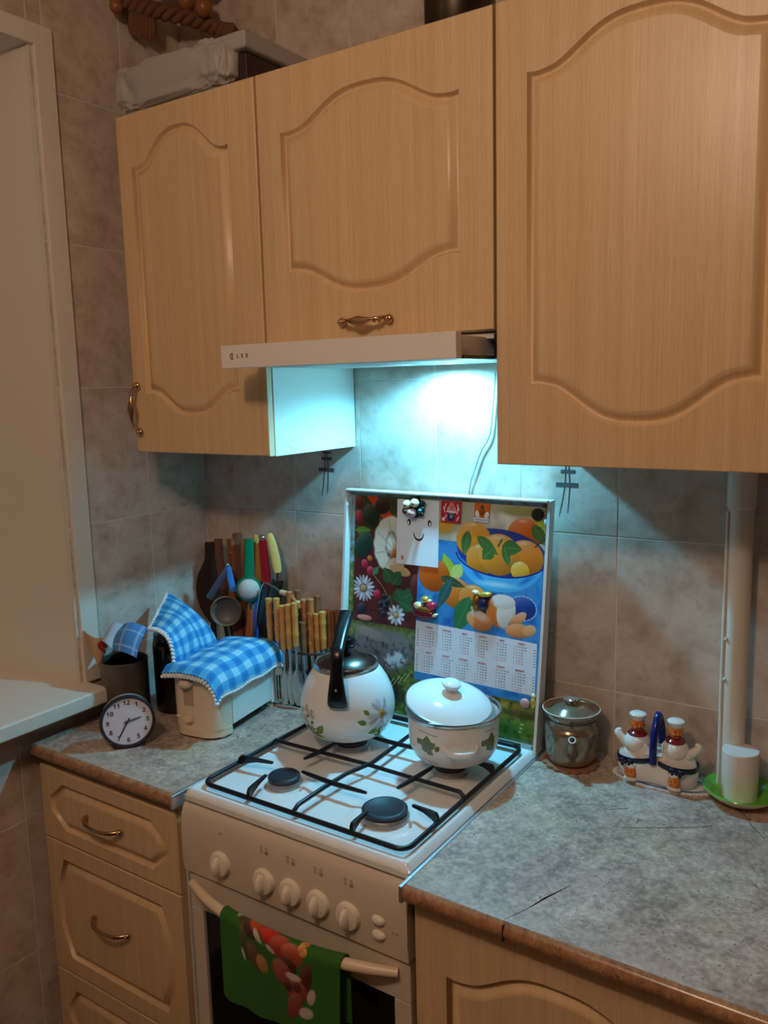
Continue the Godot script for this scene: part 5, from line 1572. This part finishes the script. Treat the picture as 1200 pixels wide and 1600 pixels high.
	put.call(o, "grip", smooth([Vector3(-0.282, 0.945, 0.088), Vector3(-0.274, 1.0, 0.085), Vector3(-0.266, 1.068, 0.082)], 4), 0.0095, 0.006, M.orange_wood)
	put.call(o, "stem", [Vector3(-0.282, 0.95, 0.088), Vector3(-0.288, TOP + 0.01, 0.085)], 0.006, 0.004, M.orange_wood)
	o = tool("plastic_handle_peeler", "slim blue plastic handle right of the orange one", "peeler", J)
	put.call(o, "grip", smooth([Vector3(-0.262, 0.950, 0.080), Vector3(-0.260, 1.0, 0.078), Vector3(-0.258, 1.072, 0.076)], 4), 0.008, 0.005, M.blue_plastic)
	put.call(o, "stem", [Vector3(-0.262, 0.955, 0.080), Vector3(-0.272, TOP + 0.01, 0.08)], 0.005, 0.003, M.blue_plastic)
	o = tool("curved_ladle", "thin bent ladle with a pale bamboo grip pointing right", "ladle", J)
	part("stem", pipe(smooth([Vector3(-0.272, TOP + 0.01, 0.09) - J, Vector3(-0.248, 1.02, 0.09) - J, Vector3(-0.220, 1.112, 0.09) - J, Vector3(-0.190, 1.113, 0.09) - J, Vector3(-0.158, 1.100, 0.09) - J], 5), 0.0024, 8), M.steel, o)
	put.call(o, "grip", smooth([Vector3(-0.162, 1.101, 0.09), Vector3(-0.135, 1.098, 0.09), Vector3(-0.114, 1.087, 0.09), Vector3(-0.101, 1.070, 0.09)], 3), 0.0065, 0.0065, M.bamboo_pale, Vector3(0, 0, 1), 1.0)
	bamboo()

func bamboo() -> void:
	var S := Vector3(-0.088, TOP, 0.086)
	var st := thing("cutlery_stand", "dark stand carrying the bamboo handled cutlery beside the kettle", "stand", S)
	part("base", MB.new().lathe([V(0, 0), V(0.042, 0), V(0.044, 0.004), V(0.041, 0.010), V(0, 0.011)], 40, Vector2(1.4, 1.0)).done(), M.dark_wood, st)
	part("post", turned([V(0, 0.01), V(0.006, 0.01), V(0.005, 0.19), V(0.008, 0.195), V(0, 0.202)], 16), M.dark_wood, st)
	var ring := []
	for k in 32: ring.append(Vector3(0.064 * cos(TAU * k / 32), 0.135, 0.042 * sin(TAU * k / 32)))
	part("rail", pipe(ring, 0.003, 8, 1.0, true), M.dark_wood, st)
	var rng := RandomNumberGenerator.new()
	rng.seed = 4
	# x, z, top, length of grip, shade (0 bright, 1 shaded, 2 dark), head (0 fork, 1 spoon, 2 knife)
	var list := [
		[-0.158, 0.140, 1.098, 0.104, 0, 0, "leftmost bright bamboo handle of the front row"], [-0.134, 0.140, 1.101, 0.104, 0, 0, "second bright bamboo handle of the front row"],
		[-0.113, 0.144, 1.087, 0.106, 0, 2, "middle bright bamboo handle of the front row"], [-0.095, 0.144, 1.092, 0.107, 0, 2, "fourth bright bamboo handle of the front row"], [-0.079, 0.140, 1.097, 0.104, 0, 1, "rightmost bright bamboo handle of the front row"],
		[-0.134, 0.092, 1.106, 0.12, 1, 1, "tall shaded bamboo handle behind the front row"], [-0.112, 0.088, 1.112, 0.12, 2, 0, "tallest dark bamboo handle behind the front row"],
		[-0.090, 0.092, 1.093, 0.118, 1, 2, "shaded bamboo handle left of the central gap"], [-0.071, 0.090, 1.096, 0.118, 1, 0, "shaded bamboo handle above the right group"], [-0.060, 0.078, 1.103, 0.11, 2, 2, "dark bamboo handle hiding behind the shaded ones"],
		[-0.086, 0.106, 1.041, 0.080, 2, 1, "short dark bamboo handle in front of the right group"], [-0.073, 0.090, 1.063, 0.106, 0, 1, "bright bamboo handle leftmost of the right group"], [-0.056, 0.088, 1.062, 0.090, 0, 0, "bright bamboo handle in the middle of the right group"], [-0.040, 0.086, 1.068, 0.090, 0, 2, "bright bamboo handle rightmost of the right group"],
		[-0.046, 0.058, 1.063, 0.09, 1, 1, "pale tipped bamboo handle right of the bright ones"], [-0.038, 0.052, 1.062, 0.09, 2, 0, "dark bamboo handle near the kettle handle"], [-0.022, 0.050, 1.064, 0.09, 2, 2, "dark bamboo handle closest to the stove lid"]]
	for q in list:
		var nm: String = ["table_fork", "table_spoon", "cutlery_knife"][q[5]]
		var o := thing(nm, q[6], ["fork", "spoon", "knife"][q[5]], Vector3(q[0], TOP + 0.0115, q[1]), 0.0, "bamboo handled cutlery in the stand")
		var top: float = q[2] - o.position.y
		var bot: float = top - q[3]
		var r := 0.0078
		var pr := [V(0, bot), V(r * 0.8, bot), V(r * 0.86, bot + 0.004)]
		var nodes := [bot + q[3] * rng.randf_range(0.25, 0.4), bot + q[3] * rng.randf_range(0.62, 0.75)]
		for y in nodes:
			pr.append(V(r * 0.9, y - 0.005)); pr.append(V(r * 1.12, y)); pr.append(V(r * 0.92, y + 0.005))
		pr.append(V(r * 0.95, top - 0.012)); pr.append(V(r * 1.12, top - 0.001)); pr.append(V(r * 1.0, top)); pr.append(V(r * 0.55, top - 0.001)); pr.append(V(0, top - 0.002))
		part("grip", MB.new().lathe(pr, 14).done(), M[["bamboo", "bamboo_shaded", "bamboo_dark"][q[4]]], o).rotation.y = rng.randf() * TAU
		var sd := Vector3(0.8, 0, -0.6)
		var mb := MB.new()
		mb.strap([Vector3(0, bot + 0.004, 0), Vector3(0, bot - 0.02, 0), Vector3(0, lerpf(bot, 0, 0.45), 0)], [0.005, 0.003, 0.003], 0.0018, sd, 8)
		var y1 := lerpf(bot, 0, 0.4)
		if q[5] == 0:
			mb.strap([Vector3(0, y1, 0), Vector3(0, y1 - 0.012, 0), Vector3(0, y1 - 0.024, 0)], [0.004, 0.011, 0.0115], 0.001, sd, 10)
			for k in 4: mb.strap([sd * (-0.0096 + 0.0064 * k) + Vector3(0, y1 - 0.022, 0), sd * (-0.0096 + 0.0064 * k) + Vector3(0, 0.0, 0)], 0.0016, 0.0009, sd, 8)
		elif q[5] == 1:
			mb.strap([Vector3(0, y1, 0), Vector3(0, y1 * 0.8, 0), Vector3(0, y1 * 0.5, 0.001), Vector3(0, y1 * 0.2, 0.001), Vector3(0, 0, 0)], [0.004, 0.012, 0.0165, 0.013, 0.004], 0.0022, sd, 12, 0.9)
		else:
			mb.strap([Vector3(0, y1, 0), Vector3(0, y1 * 0.7, 0), Vector3(0, y1 * 0.3, 0), Vector3(0, 0, 0)], [0.006, 0.0105, 0.011, 0.004], 0.0008, sd, 8)
		part("head", mb.done(), M.steel, o)

# ------------------------------------------------------------------ right worktop
func scalloped(rx: float, ry: float, lobes: int, depth: float) -> PackedVector2Array:
	var o := PackedVector2Array()
	var m := lobes * 6
	for k in m:
		var a := TAU * k / m
		var r := 1.0 - depth * (1.0 - absf(sin(a * lobes / 2.0)))
		o.append(V(rx * r * cos(a), ry * r * sin(a)))
	return o

func right_things() -> void:
	var flat := Basis(Vector3(1, 0, 0), Vector3(0, 0, 1), Vector3(0, 1, 0))
	# teapot on a scalloped mat
	var c := Vector3(0.570, TOP, 0.078)
	var tm := MB.new()
	tm.xf = Transform3D(flat, Vector3.ZERO)
	tm.prism(scalloped(0.056, 0.056, 16, 0.10), 0.0, 0.006, 0.0015)
	var mt := part("trivet", tm.done(), M.trivet, self, Transform3D(Basis.IDENTITY, c))
	tag(mt, "brown scalloped mat under the glazed teapot", "mat")
	var o := thing("teapot", "small lustrous brown glazed pot with flared lid right of the stove lid", "teapot", c + Vector3(0, 0.006, 0))
	var prof := [[0.036, 0.0], [0.043, 0.004], [0.0475, 0.016], [0.0490, 0.030], [0.0500, 0.048], [0.0515, 0.062], [0.0520, 0.068], [0.0500, 0.073], [0.0465, 0.078], [0.0460, 0.084], [0.0475, 0.090]]
	part("body", MB.new().grid(96, 40, func(u: float, v: float) -> Vector3:
		var q := v * (prof.size() - 1)
		var k := mini(int(q), prof.size() - 2)
		var f := q - k
		var r: float = lerpf(prof[k][0], prof[k + 1][0], f)
		var y: float = lerpf(prof[k][1], prof[k + 1][1], f)
		var a := TAU * u
		var rib := 0.040 * cos(a * 10.0 + 0.9 * sin(y * 80.0)) * smoothstep(0.006, 0.02, y) * smoothstep(0.066, 0.052, y)
		return Vector3(cos(a) * r * (1.0 + rib), y, -sin(a) * r * (1.0 + rib)), 0.0, true).done(), M.lustre, o)
	part("foot", turned([V(0, 0), V(0.036, 0), V(0.037, 0.001), V(0, 0.001)], 32), M.lustre, o)
	var l := part("lid", turned([V(0.044, 0.086), V(0.0475, 0.092), V(0.0530, 0.100), V(0.0560, 0.108), V(0.0555, 0.1100), V(0.0520, 0.1055), V(0.0450, 0.1035), V(0.0400, 0.1060), V(0.0320, 0.1130), V(0.0210, 0.1175), V(0.013, 0.119), V(0, 0.119)], 56), M.lustre, o)
	part("lid_rim", pipe(range(40).map(func(k): return Vector3(0.0556 * cos(TAU * k / 40.0), 0.1092, 0.0556 * sin(TAU * k / 40.0))), 0.0012, 8, 1.0, true), M.pale_glaze, l)
	part("lid_knob", turned([V(0.009, 0.117), V(0.008, 0.1215), V(0.0150, 0.125), V(0.0170, 0.1285), V(0.0155, 0.131), V(0.0100, 0.1295), V(0.005, 0.1315), V(0, 0.132)], 14), M.silver_glaze, l)
	var d := Vector3(0.38, 0, 0.92).normalized()
	var sp := part("spout", pipe(smooth([d * 0.044 + Vector3(0, 0.034, 0), d * 0.058 + Vector3(0, 0.050, 0), d * 0.064 + Vector3(0, 0.064, 0), d * 0.073 + Vector3(0, 0.073, 0)], 4), [0.013, 0.012, 0.0112, 0.0104, 0.0096, 0.009, 0.0084, 0.0078, 0.0072, 0.0068, 0.0064, 0.0062, 0.0062], 16), M.lustre, o)
	var nd := (d * 0.009 + Vector3(0, 0.009, 0)).normalized()
	var e := d * 0.0733 + Vector3(0, 0.0733, 0)
	var s0 := nd.cross(Vector3.UP).normalized()
	part("spout_ring", pipe(range(20).map(func(k): return e + s0 * cos(TAU * k / 20.0) * 0.0062 + s0.cross(nd) * sin(TAU * k / 20.0) * 0.0062), 0.0014, 8, 1.0, true), M.pale_glaze, sp)
	part("spout_hole", MB.new().ball(Vector3.ZERO, Vector3(0.0052, 0.0012, 0.0052), 14, 6).done(), M.dark, sp, Transform3D(Basis(s0, nd, s0.cross(nd)), e))
	part("grip", pipe(smooth([-d * 0.045 + Vector3(0, 0.064, 0), -d * 0.060 + Vector3(0, 0.062, 0), -d * 0.062 + Vector3(0, 0.044, 0), -d * 0.047 + Vector3(0, 0.026, 0)], 5), 0.004, 10), M.lustre, o)
	# doily with blue stripes
	var dm := MB.new()
	dm.xf = Transform3D(flat, Vector3.ZERO)
	dm.prism(scalloped(0.094, 0.040, 40, 0.07), 0.0, 0.0035, 0.001)
	var dc := Vector3(0.745, TOP, 0.066)
	var dy := thing("doily", "white scalloped doily with blue stripe under the cook cruet set", "doily", dc)
	part("cloth", dm.done(), M.lace, dy)
	for q in [0.90, 0.84]:
		var st := []
		for k in 64: st.append(Vector3(0.094 * q * cos(TAU * k / 64), 0.0036, 0.040 * q * sin(TAU * k / 64)))
		part("stripe", pipe(st, 0.0012, 6, 0.4, true), M.blue_thread, dy)
	cruets(Vector3(0.737, TOP + 0.0035, 0.070))
	# saucer and white cylinder
	var sc := Vector3(0.886, TOP, 0.070)
	o = thing("saucer", "green saucer with cream outside at the right edge", "saucer", sc)
	part("outside", turned([V(0, 0.002), V(0.028, 0.002), V(0.030, 0), V(0.033, 0.0), V(0.036, 0.004), V(0.050, 0.011), V(0.060, 0.019), V(0.0645, 0.025)], 56), M.cream_glaze, o)
	part("inside", turned([V(0.0645, 0.025), V(0.0635, 0.0265), V(0.061, 0.024), V(0.050, 0.014), V(0.036, 0.008), V(0, 0.007)], 56), M.green_glaze, o)
	var cu := part("candle", turned([V(0, 0), V(0.0295, 0), V(0.0305, 0.001), V(0.0315, 0.084), V(0.0312, 0.0865), V(0.030, 0.088), V(0, 0.0882)], 48), M.matte_white, self, at(0.882, TOP + 0.0072, 0.066))
	tag(cu, "plain white cylinder standing in the green saucer", "candle")
	# gas riser
	o = thing("gas_pipe", "white upright pipe against the tiles behind the white cylinder", "pipe", Vector3(0.861, TOP, 0.034))
	part("riser", turned([V(0, 0), V(0.0215, 0), V(0.0215, 0.52), V(0.0225, 0.53), V(0.0225, 0.60), V(0.0, 0.60)], 32), M.pipe_white, o)
	part("sleeve", turned([V(0.0212, 0.525), V(0.0240, 0.527), V(0.0245, 0.535), V(0.0245, 0.6135), V(0.021, 0.6135)], 32), M.pipe_white, o)
	part("cable", pipe([Vector3(-0.0195, 0.0, 0.014), Vector3(-0.020, 0.25, 0.014), Vector3(-0.0195, 0.52, 0.014)], 0.0028, 8), M.white, o)
	for y in [0.29, 0.215]: part("paint_drip", MB.new().ball(Vector3(-0.014, y, 0.0185), Vector3(0.003, 0.004, 0.003), 10, 6).done(), M.pipe_white, o)

func cruets(c: Vector3) -> void:
	var o := thing("cruet_set", "white ceramic twin cruet stand with navy bows and blue handle", "cruet stand", c)
	# one body with two bellies and a waved rim
	part("body", MB.new().grid(96, 24, func(u: float, v: float) -> Vector3:
		var a := TAU * u
		var r := 0.026 + 0.011 * sin(PI * pow(v, 0.8)) - 0.004 * v
		if v < 0.06: r = lerpf(0.0, 0.026, v / 0.06)
		var px := cos(a)
		var len := 0.036 * (absf(px) if absf(px) > 0.25 else 0.25 + 0.5 * (absf(px) - 0.25)) * signf(px) if px != 0 else 0.0
		var waist := 1.0 - 0.20 * exp(-pow(px / 0.30, 2.0))
		var y := 0.060 * maxf(0.0, (v - 0.06) / 0.94)
		y += 0.0055 * sin(a * 6.0 + 0.8) * smoothstep(0.75, 1.0, v)
		return Vector3(len + r * px, y, -sin(a) * r * waist), 0.0, true).done(), M.china, o)
	part("filling", MB.new().lathe([V(0, 0.048), V(0.5, 0.048), V(1.0, 0.050)], 48, Vector2(0.052, 0.026)).done(), M.china, o)
	for s in [-1, 1]:
		part("side_lug", MB.new().tube(smooth([Vector3(s * 0.054, 0.052, 0.004), Vector3(s * 0.066, 0.064, 0.006), Vector3(s * 0.072, 0.070, 0.004), Vector3(s * 0.066, 0.073, 0.0)], 4), [0.009, 0.0085, 0.008, 0.0075, 0.007, 0.0068, 0.0065, 0.006, 0.0055, 0.005, 0.0045, 0.004, 0.003], 12).done(), M.china, o)
		var x: float = 0.032 * s
		var rb := []
		for k in 13:
			var a: float = -0.35 - 0.40 * s + PI * (0.06 + 0.88 * k / 12.0)
			rb.append(Vector3(x + 0.0385 * cos(a), 0.038 + 0.004 * cos(a) * s * -1.0, 0.0345 * sin(a)))
		part("ribbon", MB.new().strap(rb, 0.0045, 0.0012, Vector3.UP, 8).done(), M.navy_glaze, o)
		var bw := MB.new()
		var b := Vector3(x + 0.012 * s - 0.002, 0.034, 0.0355)
		for t in [-1, 1]:
			bw.ball(b + Vector3(0.0075 * t, 0.0012, 0.0), Vector3(0.0075, 0.0045, 0.003), 12, 6)
			bw.ball(b + Vector3(0.0060 * t, -0.0045, 0.0), Vector3(0.003, 0.004, 0.002), 10, 6)
		bw.ball(b + Vector3(0, 0, 0.002), Vector3(0.003, 0.0035, 0.0025), 10, 6)
		part("bow", bw.done(), M.navy_glaze, o)
		cook_face(o, Vector3(x + 0.006 * s, 0.0165, 0.0325), 0.0105, "relief")
	var arch := []
	for k in 21:
		var a := PI * k / 20.0
		arch.append(Vector3(0.0, 0.050 + 0.060 * pow(sin(a), 0.75) - 0.012 * absf(cos(a)), 0.030 * cos(a)))
	part("handle", MB.new().tube(arch, 0.0066, 14).done(), M.navy_bright, o)
	o.scale = Vector3(1.05, 1.16, 1.05)
	# two stoppered cooks sit in the stand
	for s in [-1, 1]:
		var k := thing("cook_shaker", ["left", "right"][(s + 1) / 2] + " cook shaped shaker with white cap and red collar in the cruet stand", "shaker", c + Vector3(0.035 * s - 0.002, 0.0585, 0.004), 0.0, "cook shakers")
		k.scale = Vector3(1.06, 1.08, 1.06)
		part("robe", turned([V(0, 0.0), V(0.021, 0.0), V(0.0235, 0.008), V(0.0225, 0.016), V(0.017, 0.024), V(0.0105, 0.0295), V(0, 0.031)], 32), M.china, k)
		part("collar", turned([V(0.009, 0.025), V(0.0165, 0.0235), V(0.0175, 0.0265), V(0.013, 0.031), V(0.008, 0.033)], 18), M.red_glaze, k)
		var hd := part("head", MB.new().ball(Vector3(0, 0.0435, 0), Vector3(0.0132, 0.0140, 0.0128), 24, 14).done(), M.orange_glaze, k)
		face(hd, Vector3(0, 0.0435, 0), 0.0125)
		part("cap", turned([V(0.0110, 0.0515), V(0.0124, 0.0530), V(0.0128, 0.0560), V(0.0144, 0.0580), V(0.0146, 0.0615), V(0.012, 0.0635), V(0, 0.064)], 28), M.china, k)

func face(p: Node3D, c: Vector3, r: float) -> void:
	var B := Basis(Vector3.UP, 0.55)
	part("nose", MB.new().ball(c + B * Vector3(0, -r * 0.1, r * 1.0), Vector3.ONE * r * 0.22, 10, 6).done(), M.orange_glaze, p)
	for s in [-1, 1]:
		part("eye", MB.new().ball(c + B * Vector3(r * 0.36 * s, r * 0.22, r * 0.90), Vector3.ONE * r * 0.10, 8, 5).done(), M.dark, p)
		part("cheek", MB.new().ball(c + B * Vector3(r * 0.48 * s, -r * 0.30, r * 0.74), Vector3.ONE * r * 0.24, 10, 6).done(), M.orange_glaze, p)
	part("moustache", MB.new().tube([c + B * Vector3(-r * 0.5, -r * 0.42, r * 0.86), c + B * Vector3(0, -r * 0.32, r * 1.02), c + B * Vector3(r * 0.5, -r * 0.42, r * 0.86)], r * 0.09, 6).done(), M.brown_glaze, p)

func cook_face(o: Node3D, p: Vector3, r: float, _k: String) -> void:
	var B := Basis(Vector3.UP, 0.55)
	var h := part("relief_face", MB.new().ball(p, Vector3(r, r * 1.05, r * 0.62), 20, 12).done(), M.orange_glaze, o)
	for s in [-1, 1]:
		part("cheek", MB.new().ball(p + Vector3(r * 0.45 * s, -r * 0.25, r * 0.45), Vector3.ONE * r * 0.28, 10, 6).done(), M.orange_glaze, h)
		part("eye", MB.new().ball(p + Vector3(r * 0.32 * s, r * 0.28, r * 0.56), Vector3.ONE * r * 0.10, 8, 5).done(), M.dark, h)
	part("relief_cap", MB.new().ball(p + Vector3(0, r * 1.05, -r * 0.1), Vector3(r * 0.9, r * 0.5, r * 0.6), 18, 10).done(), M.china, o)
	part("relief_collar", MB.new().ball(p + Vector3(0, -r * 1.05, -r * 0.05), Vector3(r * 1.25, r * 0.42, r * 0.6), 18, 8).done(), M.pale_glaze, o)

# ------------------------------------------------------------------ on top of the wall cabinets, and the garland
func high_things() -> void:
	var y := 2.1805
	var o := thing("wrapped_tray", "crumpled grey plastic wrap over a tray on the narrow wall cabinet", "package", Vector3(-0.23, y, 0.16))
	wpart("tray", span(-0.375, -0.040, y + 0.001, y + 0.066, 0.035, 0.262, 0.004), M.dark_wood, o)
	wpart("tray_rim", span(-0.390, -0.030, y + 0.067, y + 0.103, 0.025, 0.275, 0.006), M.plastic_wrap, o)
	var nz := noise(81, 14.0, 3)
	var nz2 := noise(82, 42.0, 2)
	var mb := MB.new()
	mb.grid(150, 70, func(u: float, v: float) -> Vector3:
		var a := TAU * u
		var b := PI * (v - 0.5)
		var p := func(t: float, e: float) -> float: return signf(t) * pow(absf(t), e)
		var d := Vector3(p.call(cos(b), 0.28) * p.call(cos(a), 0.25), p.call(sin(b), 0.30), -p.call(cos(b), 0.28) * p.call(sin(a), 0.25))
		var q := Vector3(-0.238, y + 0.054, 0.195) + d * Vector3(0.174, 0.050, 0.098)
		var n := nz.get_noise_3d(q.x, q.y * 1.6, q.z) * 0.014 + absf(nz2.get_noise_3d(q.x, q.y, q.z)) * -0.008
		q += Vector3(d.x * 0.4, d.y * 0.5, d.z).normalized() * n
		q.y = maxf(q.y, y + 0.0025)
		return q, 0.0, true)
	wpart("plastic_wrap", mb.done(), M.plastic_wrap, o)
	o = thing("steel_pot", "dark brushed steel pot on the middle wall cabinet", "pot", Vector3(0.405, y, 0.205))
	part("wall", turned([V(0, 0.001), V(0.058, 0.001), V(0.062, 0.006), V(0.062, 0.13), V(0.064, 0.132), V(0.0605, 0.132), V(0.0600, 0.008), V(0, 0.006)], 64), M.brushed, o)
	for s in [0.8, 0.8 + PI]:
		var d := Vector3(cos(s), 0, sin(s))
		var t := Vector3.UP.cross(d)
		part("handle", pipe(smooth([d * 0.060 - t * 0.025, d * 0.082 - t * 0.02, d * 0.082 + t * 0.02, d * 0.060 + t * 0.025], 5).map(func(q): return q + Vector3(0, 0.11, 0)), 0.004, 8), M.steel, o)
	# onions, twisted brown strands and a brown tuft across the corner
	o = thing("onion_garland", "brown onions on twisted dark brown strands high in the corner", "garland", Vector3(-0.35, 2.50, 0.14))
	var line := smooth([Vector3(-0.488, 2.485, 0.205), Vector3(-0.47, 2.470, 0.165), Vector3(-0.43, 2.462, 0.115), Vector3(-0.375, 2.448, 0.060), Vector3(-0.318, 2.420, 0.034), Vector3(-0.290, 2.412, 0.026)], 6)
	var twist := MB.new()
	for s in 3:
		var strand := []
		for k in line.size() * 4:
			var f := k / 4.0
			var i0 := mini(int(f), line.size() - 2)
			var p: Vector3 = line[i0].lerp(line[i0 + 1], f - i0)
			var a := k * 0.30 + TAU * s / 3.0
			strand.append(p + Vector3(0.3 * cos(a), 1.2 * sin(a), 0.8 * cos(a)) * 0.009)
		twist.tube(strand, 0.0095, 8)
	wpart("brown_strands", twist.done(), M.strand_brown, o)
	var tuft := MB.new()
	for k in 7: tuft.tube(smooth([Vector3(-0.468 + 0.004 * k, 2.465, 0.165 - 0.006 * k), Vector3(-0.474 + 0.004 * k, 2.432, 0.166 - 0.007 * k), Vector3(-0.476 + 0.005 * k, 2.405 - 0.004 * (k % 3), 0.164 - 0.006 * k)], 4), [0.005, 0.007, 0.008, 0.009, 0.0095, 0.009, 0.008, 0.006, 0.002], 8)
	wpart("brown_tuft", tuft.done(), M.strand_brown, o)
	for q in [[-0.336, 2.462, 0.070, 0.021, 0.2], [-0.385, 2.486, 0.075, 0.022, -0.3], [-0.365, 2.520, 0.09, 0.022, 0.5], [-0.425, 2.515, 0.12, 0.021, 0.1], [-0.320, 2.515, 0.075, 0.022, -0.2], [-0.462, 2.446, 0.218, 0.015, 0.0], [-0.450, 2.520, 0.17, 0.021, 0.4], [-0.395, 2.550, 0.11, 0.022, 0.0]]:
		var r: float = q[3]
		var on := wpart("onion", turned([V(0, -r), V(r * 0.35, -r * 0.95), V(r * 0.8, -r * 0.6), V(r, 0), V(r * 0.85, r * 0.55), V(r * 0.45, r * 0.95), V(r * 0.18, r * 1.3), V(r * 0.10, r * 1.8), V(0, r * 1.9)], 22), M.onion, o, Transform3D(Basis(Vector3.BACK, q[4]), Vector3(q[0], q[1], q[2])))
		on.set_meta("label", "brown onion")

func more_materials() -> void:
	mat("tile_wall", c8(96, 76, 60), 0.7)
	mat("motif", c8(84, 76, 74), 0.5)
	mat("print_dark", c8(60, 50, 46), 0.5)
	mat("lead", c8(150, 150, 148), 0.5)
	mat("paper", c8(240, 238, 240), 0.6)
	mat("print_red", c8(190, 40, 66), 0.6)
	mat("print_black", c8(24, 22, 26), 0.5)
	mat("print_orange", c8(206, 84, 30), 0.5)
	mat("leaf_dark", c8(22, 34, 28), 0.35)
	mat("bead_pale", c8(222, 196, 150), 0.35)
	mat("bead_pink", c8(206, 150, 140), 0.35)
	mat("bead_brown", c8(110, 64, 40), 0.4)
	mat("teal", c8(24, 110, 110), 0.15)
	mat("black_rough", c8(14, 13, 13), 0.55)
	mat("ruby", c8(110, 20, 34), 0.15)
	mat("ruby_bright", c8(190, 40, 70), 0.12)
	mat("gold", c8(226, 178, 70), 0.25, 0.6)
	mat("gold_dark", c8(150, 96, 36), 0.25, 0.6)
	mat("gold_pale", c8(232, 206, 150), 0.3, 0.3)
	mat("navy", c8(24, 30, 70), 0.3)
	mat("black_gloss", c8(14, 13, 13), 0.12)
	mat("tin", c8(120, 108, 96), 0.38, 0.55)
	mat("pale_stripe", c8(176, 196, 216), 0.9)
	mat("red_cloth", c8(150, 26, 34), 0.9)
	mat("kraft", c8(196, 152, 108), 0.85)
	mat("silver_paint", c8(206, 204, 202), 0.35, 0.3)
	mat("clock_rim", c8(44, 38, 44), 0.35)
	mat("dial", c8(224, 216, 222), 0.5)
	mat("print_mid", c8(120, 100, 100), 0.5)
	mat("recess_shade", c8(186, 158, 128), 0.45)  # cream darkened: the shade inside the lever slot is in the colour
	mat("dark_clay", c8(52, 36, 28), 0.35)
	mat("dark_wood", c8(50, 30, 20), 0.5)
	mat("mid_wood", c8(116, 72, 44), 0.5)
	mat("red_wood", c8(150, 84, 50), 0.45)
	mat("yellow_wood", c8(206, 146, 70), 0.4)
	mat("orange_wood", c8(190, 104, 52), 0.45)
	mat("pale_yellow", c8(230, 176, 96), 0.3)
	mat("green_plastic", c8(12, 120, 78), 0.2)
	mat("red_plastic", c8(166, 20, 28), 0.22)
	mat("sieve_white", c8(206, 196, 184), 0.6)
	mat("grey_mesh", c8(120, 112, 104), 0.5, 0.3)
	mat("brassy", c8(190, 164, 120), 0.3, 0.7)
	mat("grey_blue", c8(100, 122, 160), 0.3)
	mat("sky_blue", c8(64, 128, 200), 0.3)
	mat("blue_plastic", c8(50, 92, 160), 0.3)
	mat("bamboo_pale", c8(226, 196, 136), 0.4)
	mat("bamboo", c8(216, 150, 68), 0.35)
	mat("bamboo_shaded", c8(196, 124, 66), 0.4)  # bamboo with the shade of the rear handles put into its colour
	mat("bamboo_dark", c8(140, 88, 52), 0.45)
	mat("trivet", c8(150, 104, 72), 0.7)
	mat("lustre", c8(150, 132, 110), 0.16, 0.55)
	mat("pale_glaze", c8(222, 218, 206), 0.15)
	mat("silver_glaze", c8(206, 206, 204), 0.12, 0.8)
	mat("blue_thread", c8(40, 104, 190), 0.8)
	mat("cream_glaze", c8(222, 196, 160), 0.15)
	mat("green_glaze", c8(104, 184, 60), 0.12)
	mat("matte_white", c8(224, 212, 202), 0.6)
	mat("china", c8(236, 226, 214), 0.10)
	mat("navy_glaze", c8(26, 24, 48), 0.15)
	mat("navy_bright", c8(18, 34, 110), 0.12)
	mat("red_glaze", c8(130, 26, 34), 0.15)
	mat("orange_glaze", c8(216, 120, 50), 0.14)
	mat("brown_glaze", c8(110, 60, 30), 0.2)
	mat("plastic_wrap", c8(178, 168, 160), 0.35)
	mat("brushed", c8(90, 78, 66), 0.32, 1.0)
	mat("onion", c8(150, 92, 50), 0.35)
	mat("strand_brown", c8(112, 72, 42), 0.8)
	mat("vein", c8(78, 62, 48), 0.5)

const LAMP_E := 0.58
const HOOD_E := 0.82

func _ready() -> void:
	setup()
	make_materials()
	more_materials()
	ceiling_lamp()
	room()
	furniture()
	hood()
	stove()
	posters()
	kettle()
	saucepan()
	towel()
	toaster()
	left_things()
	right_things()
	high_things()
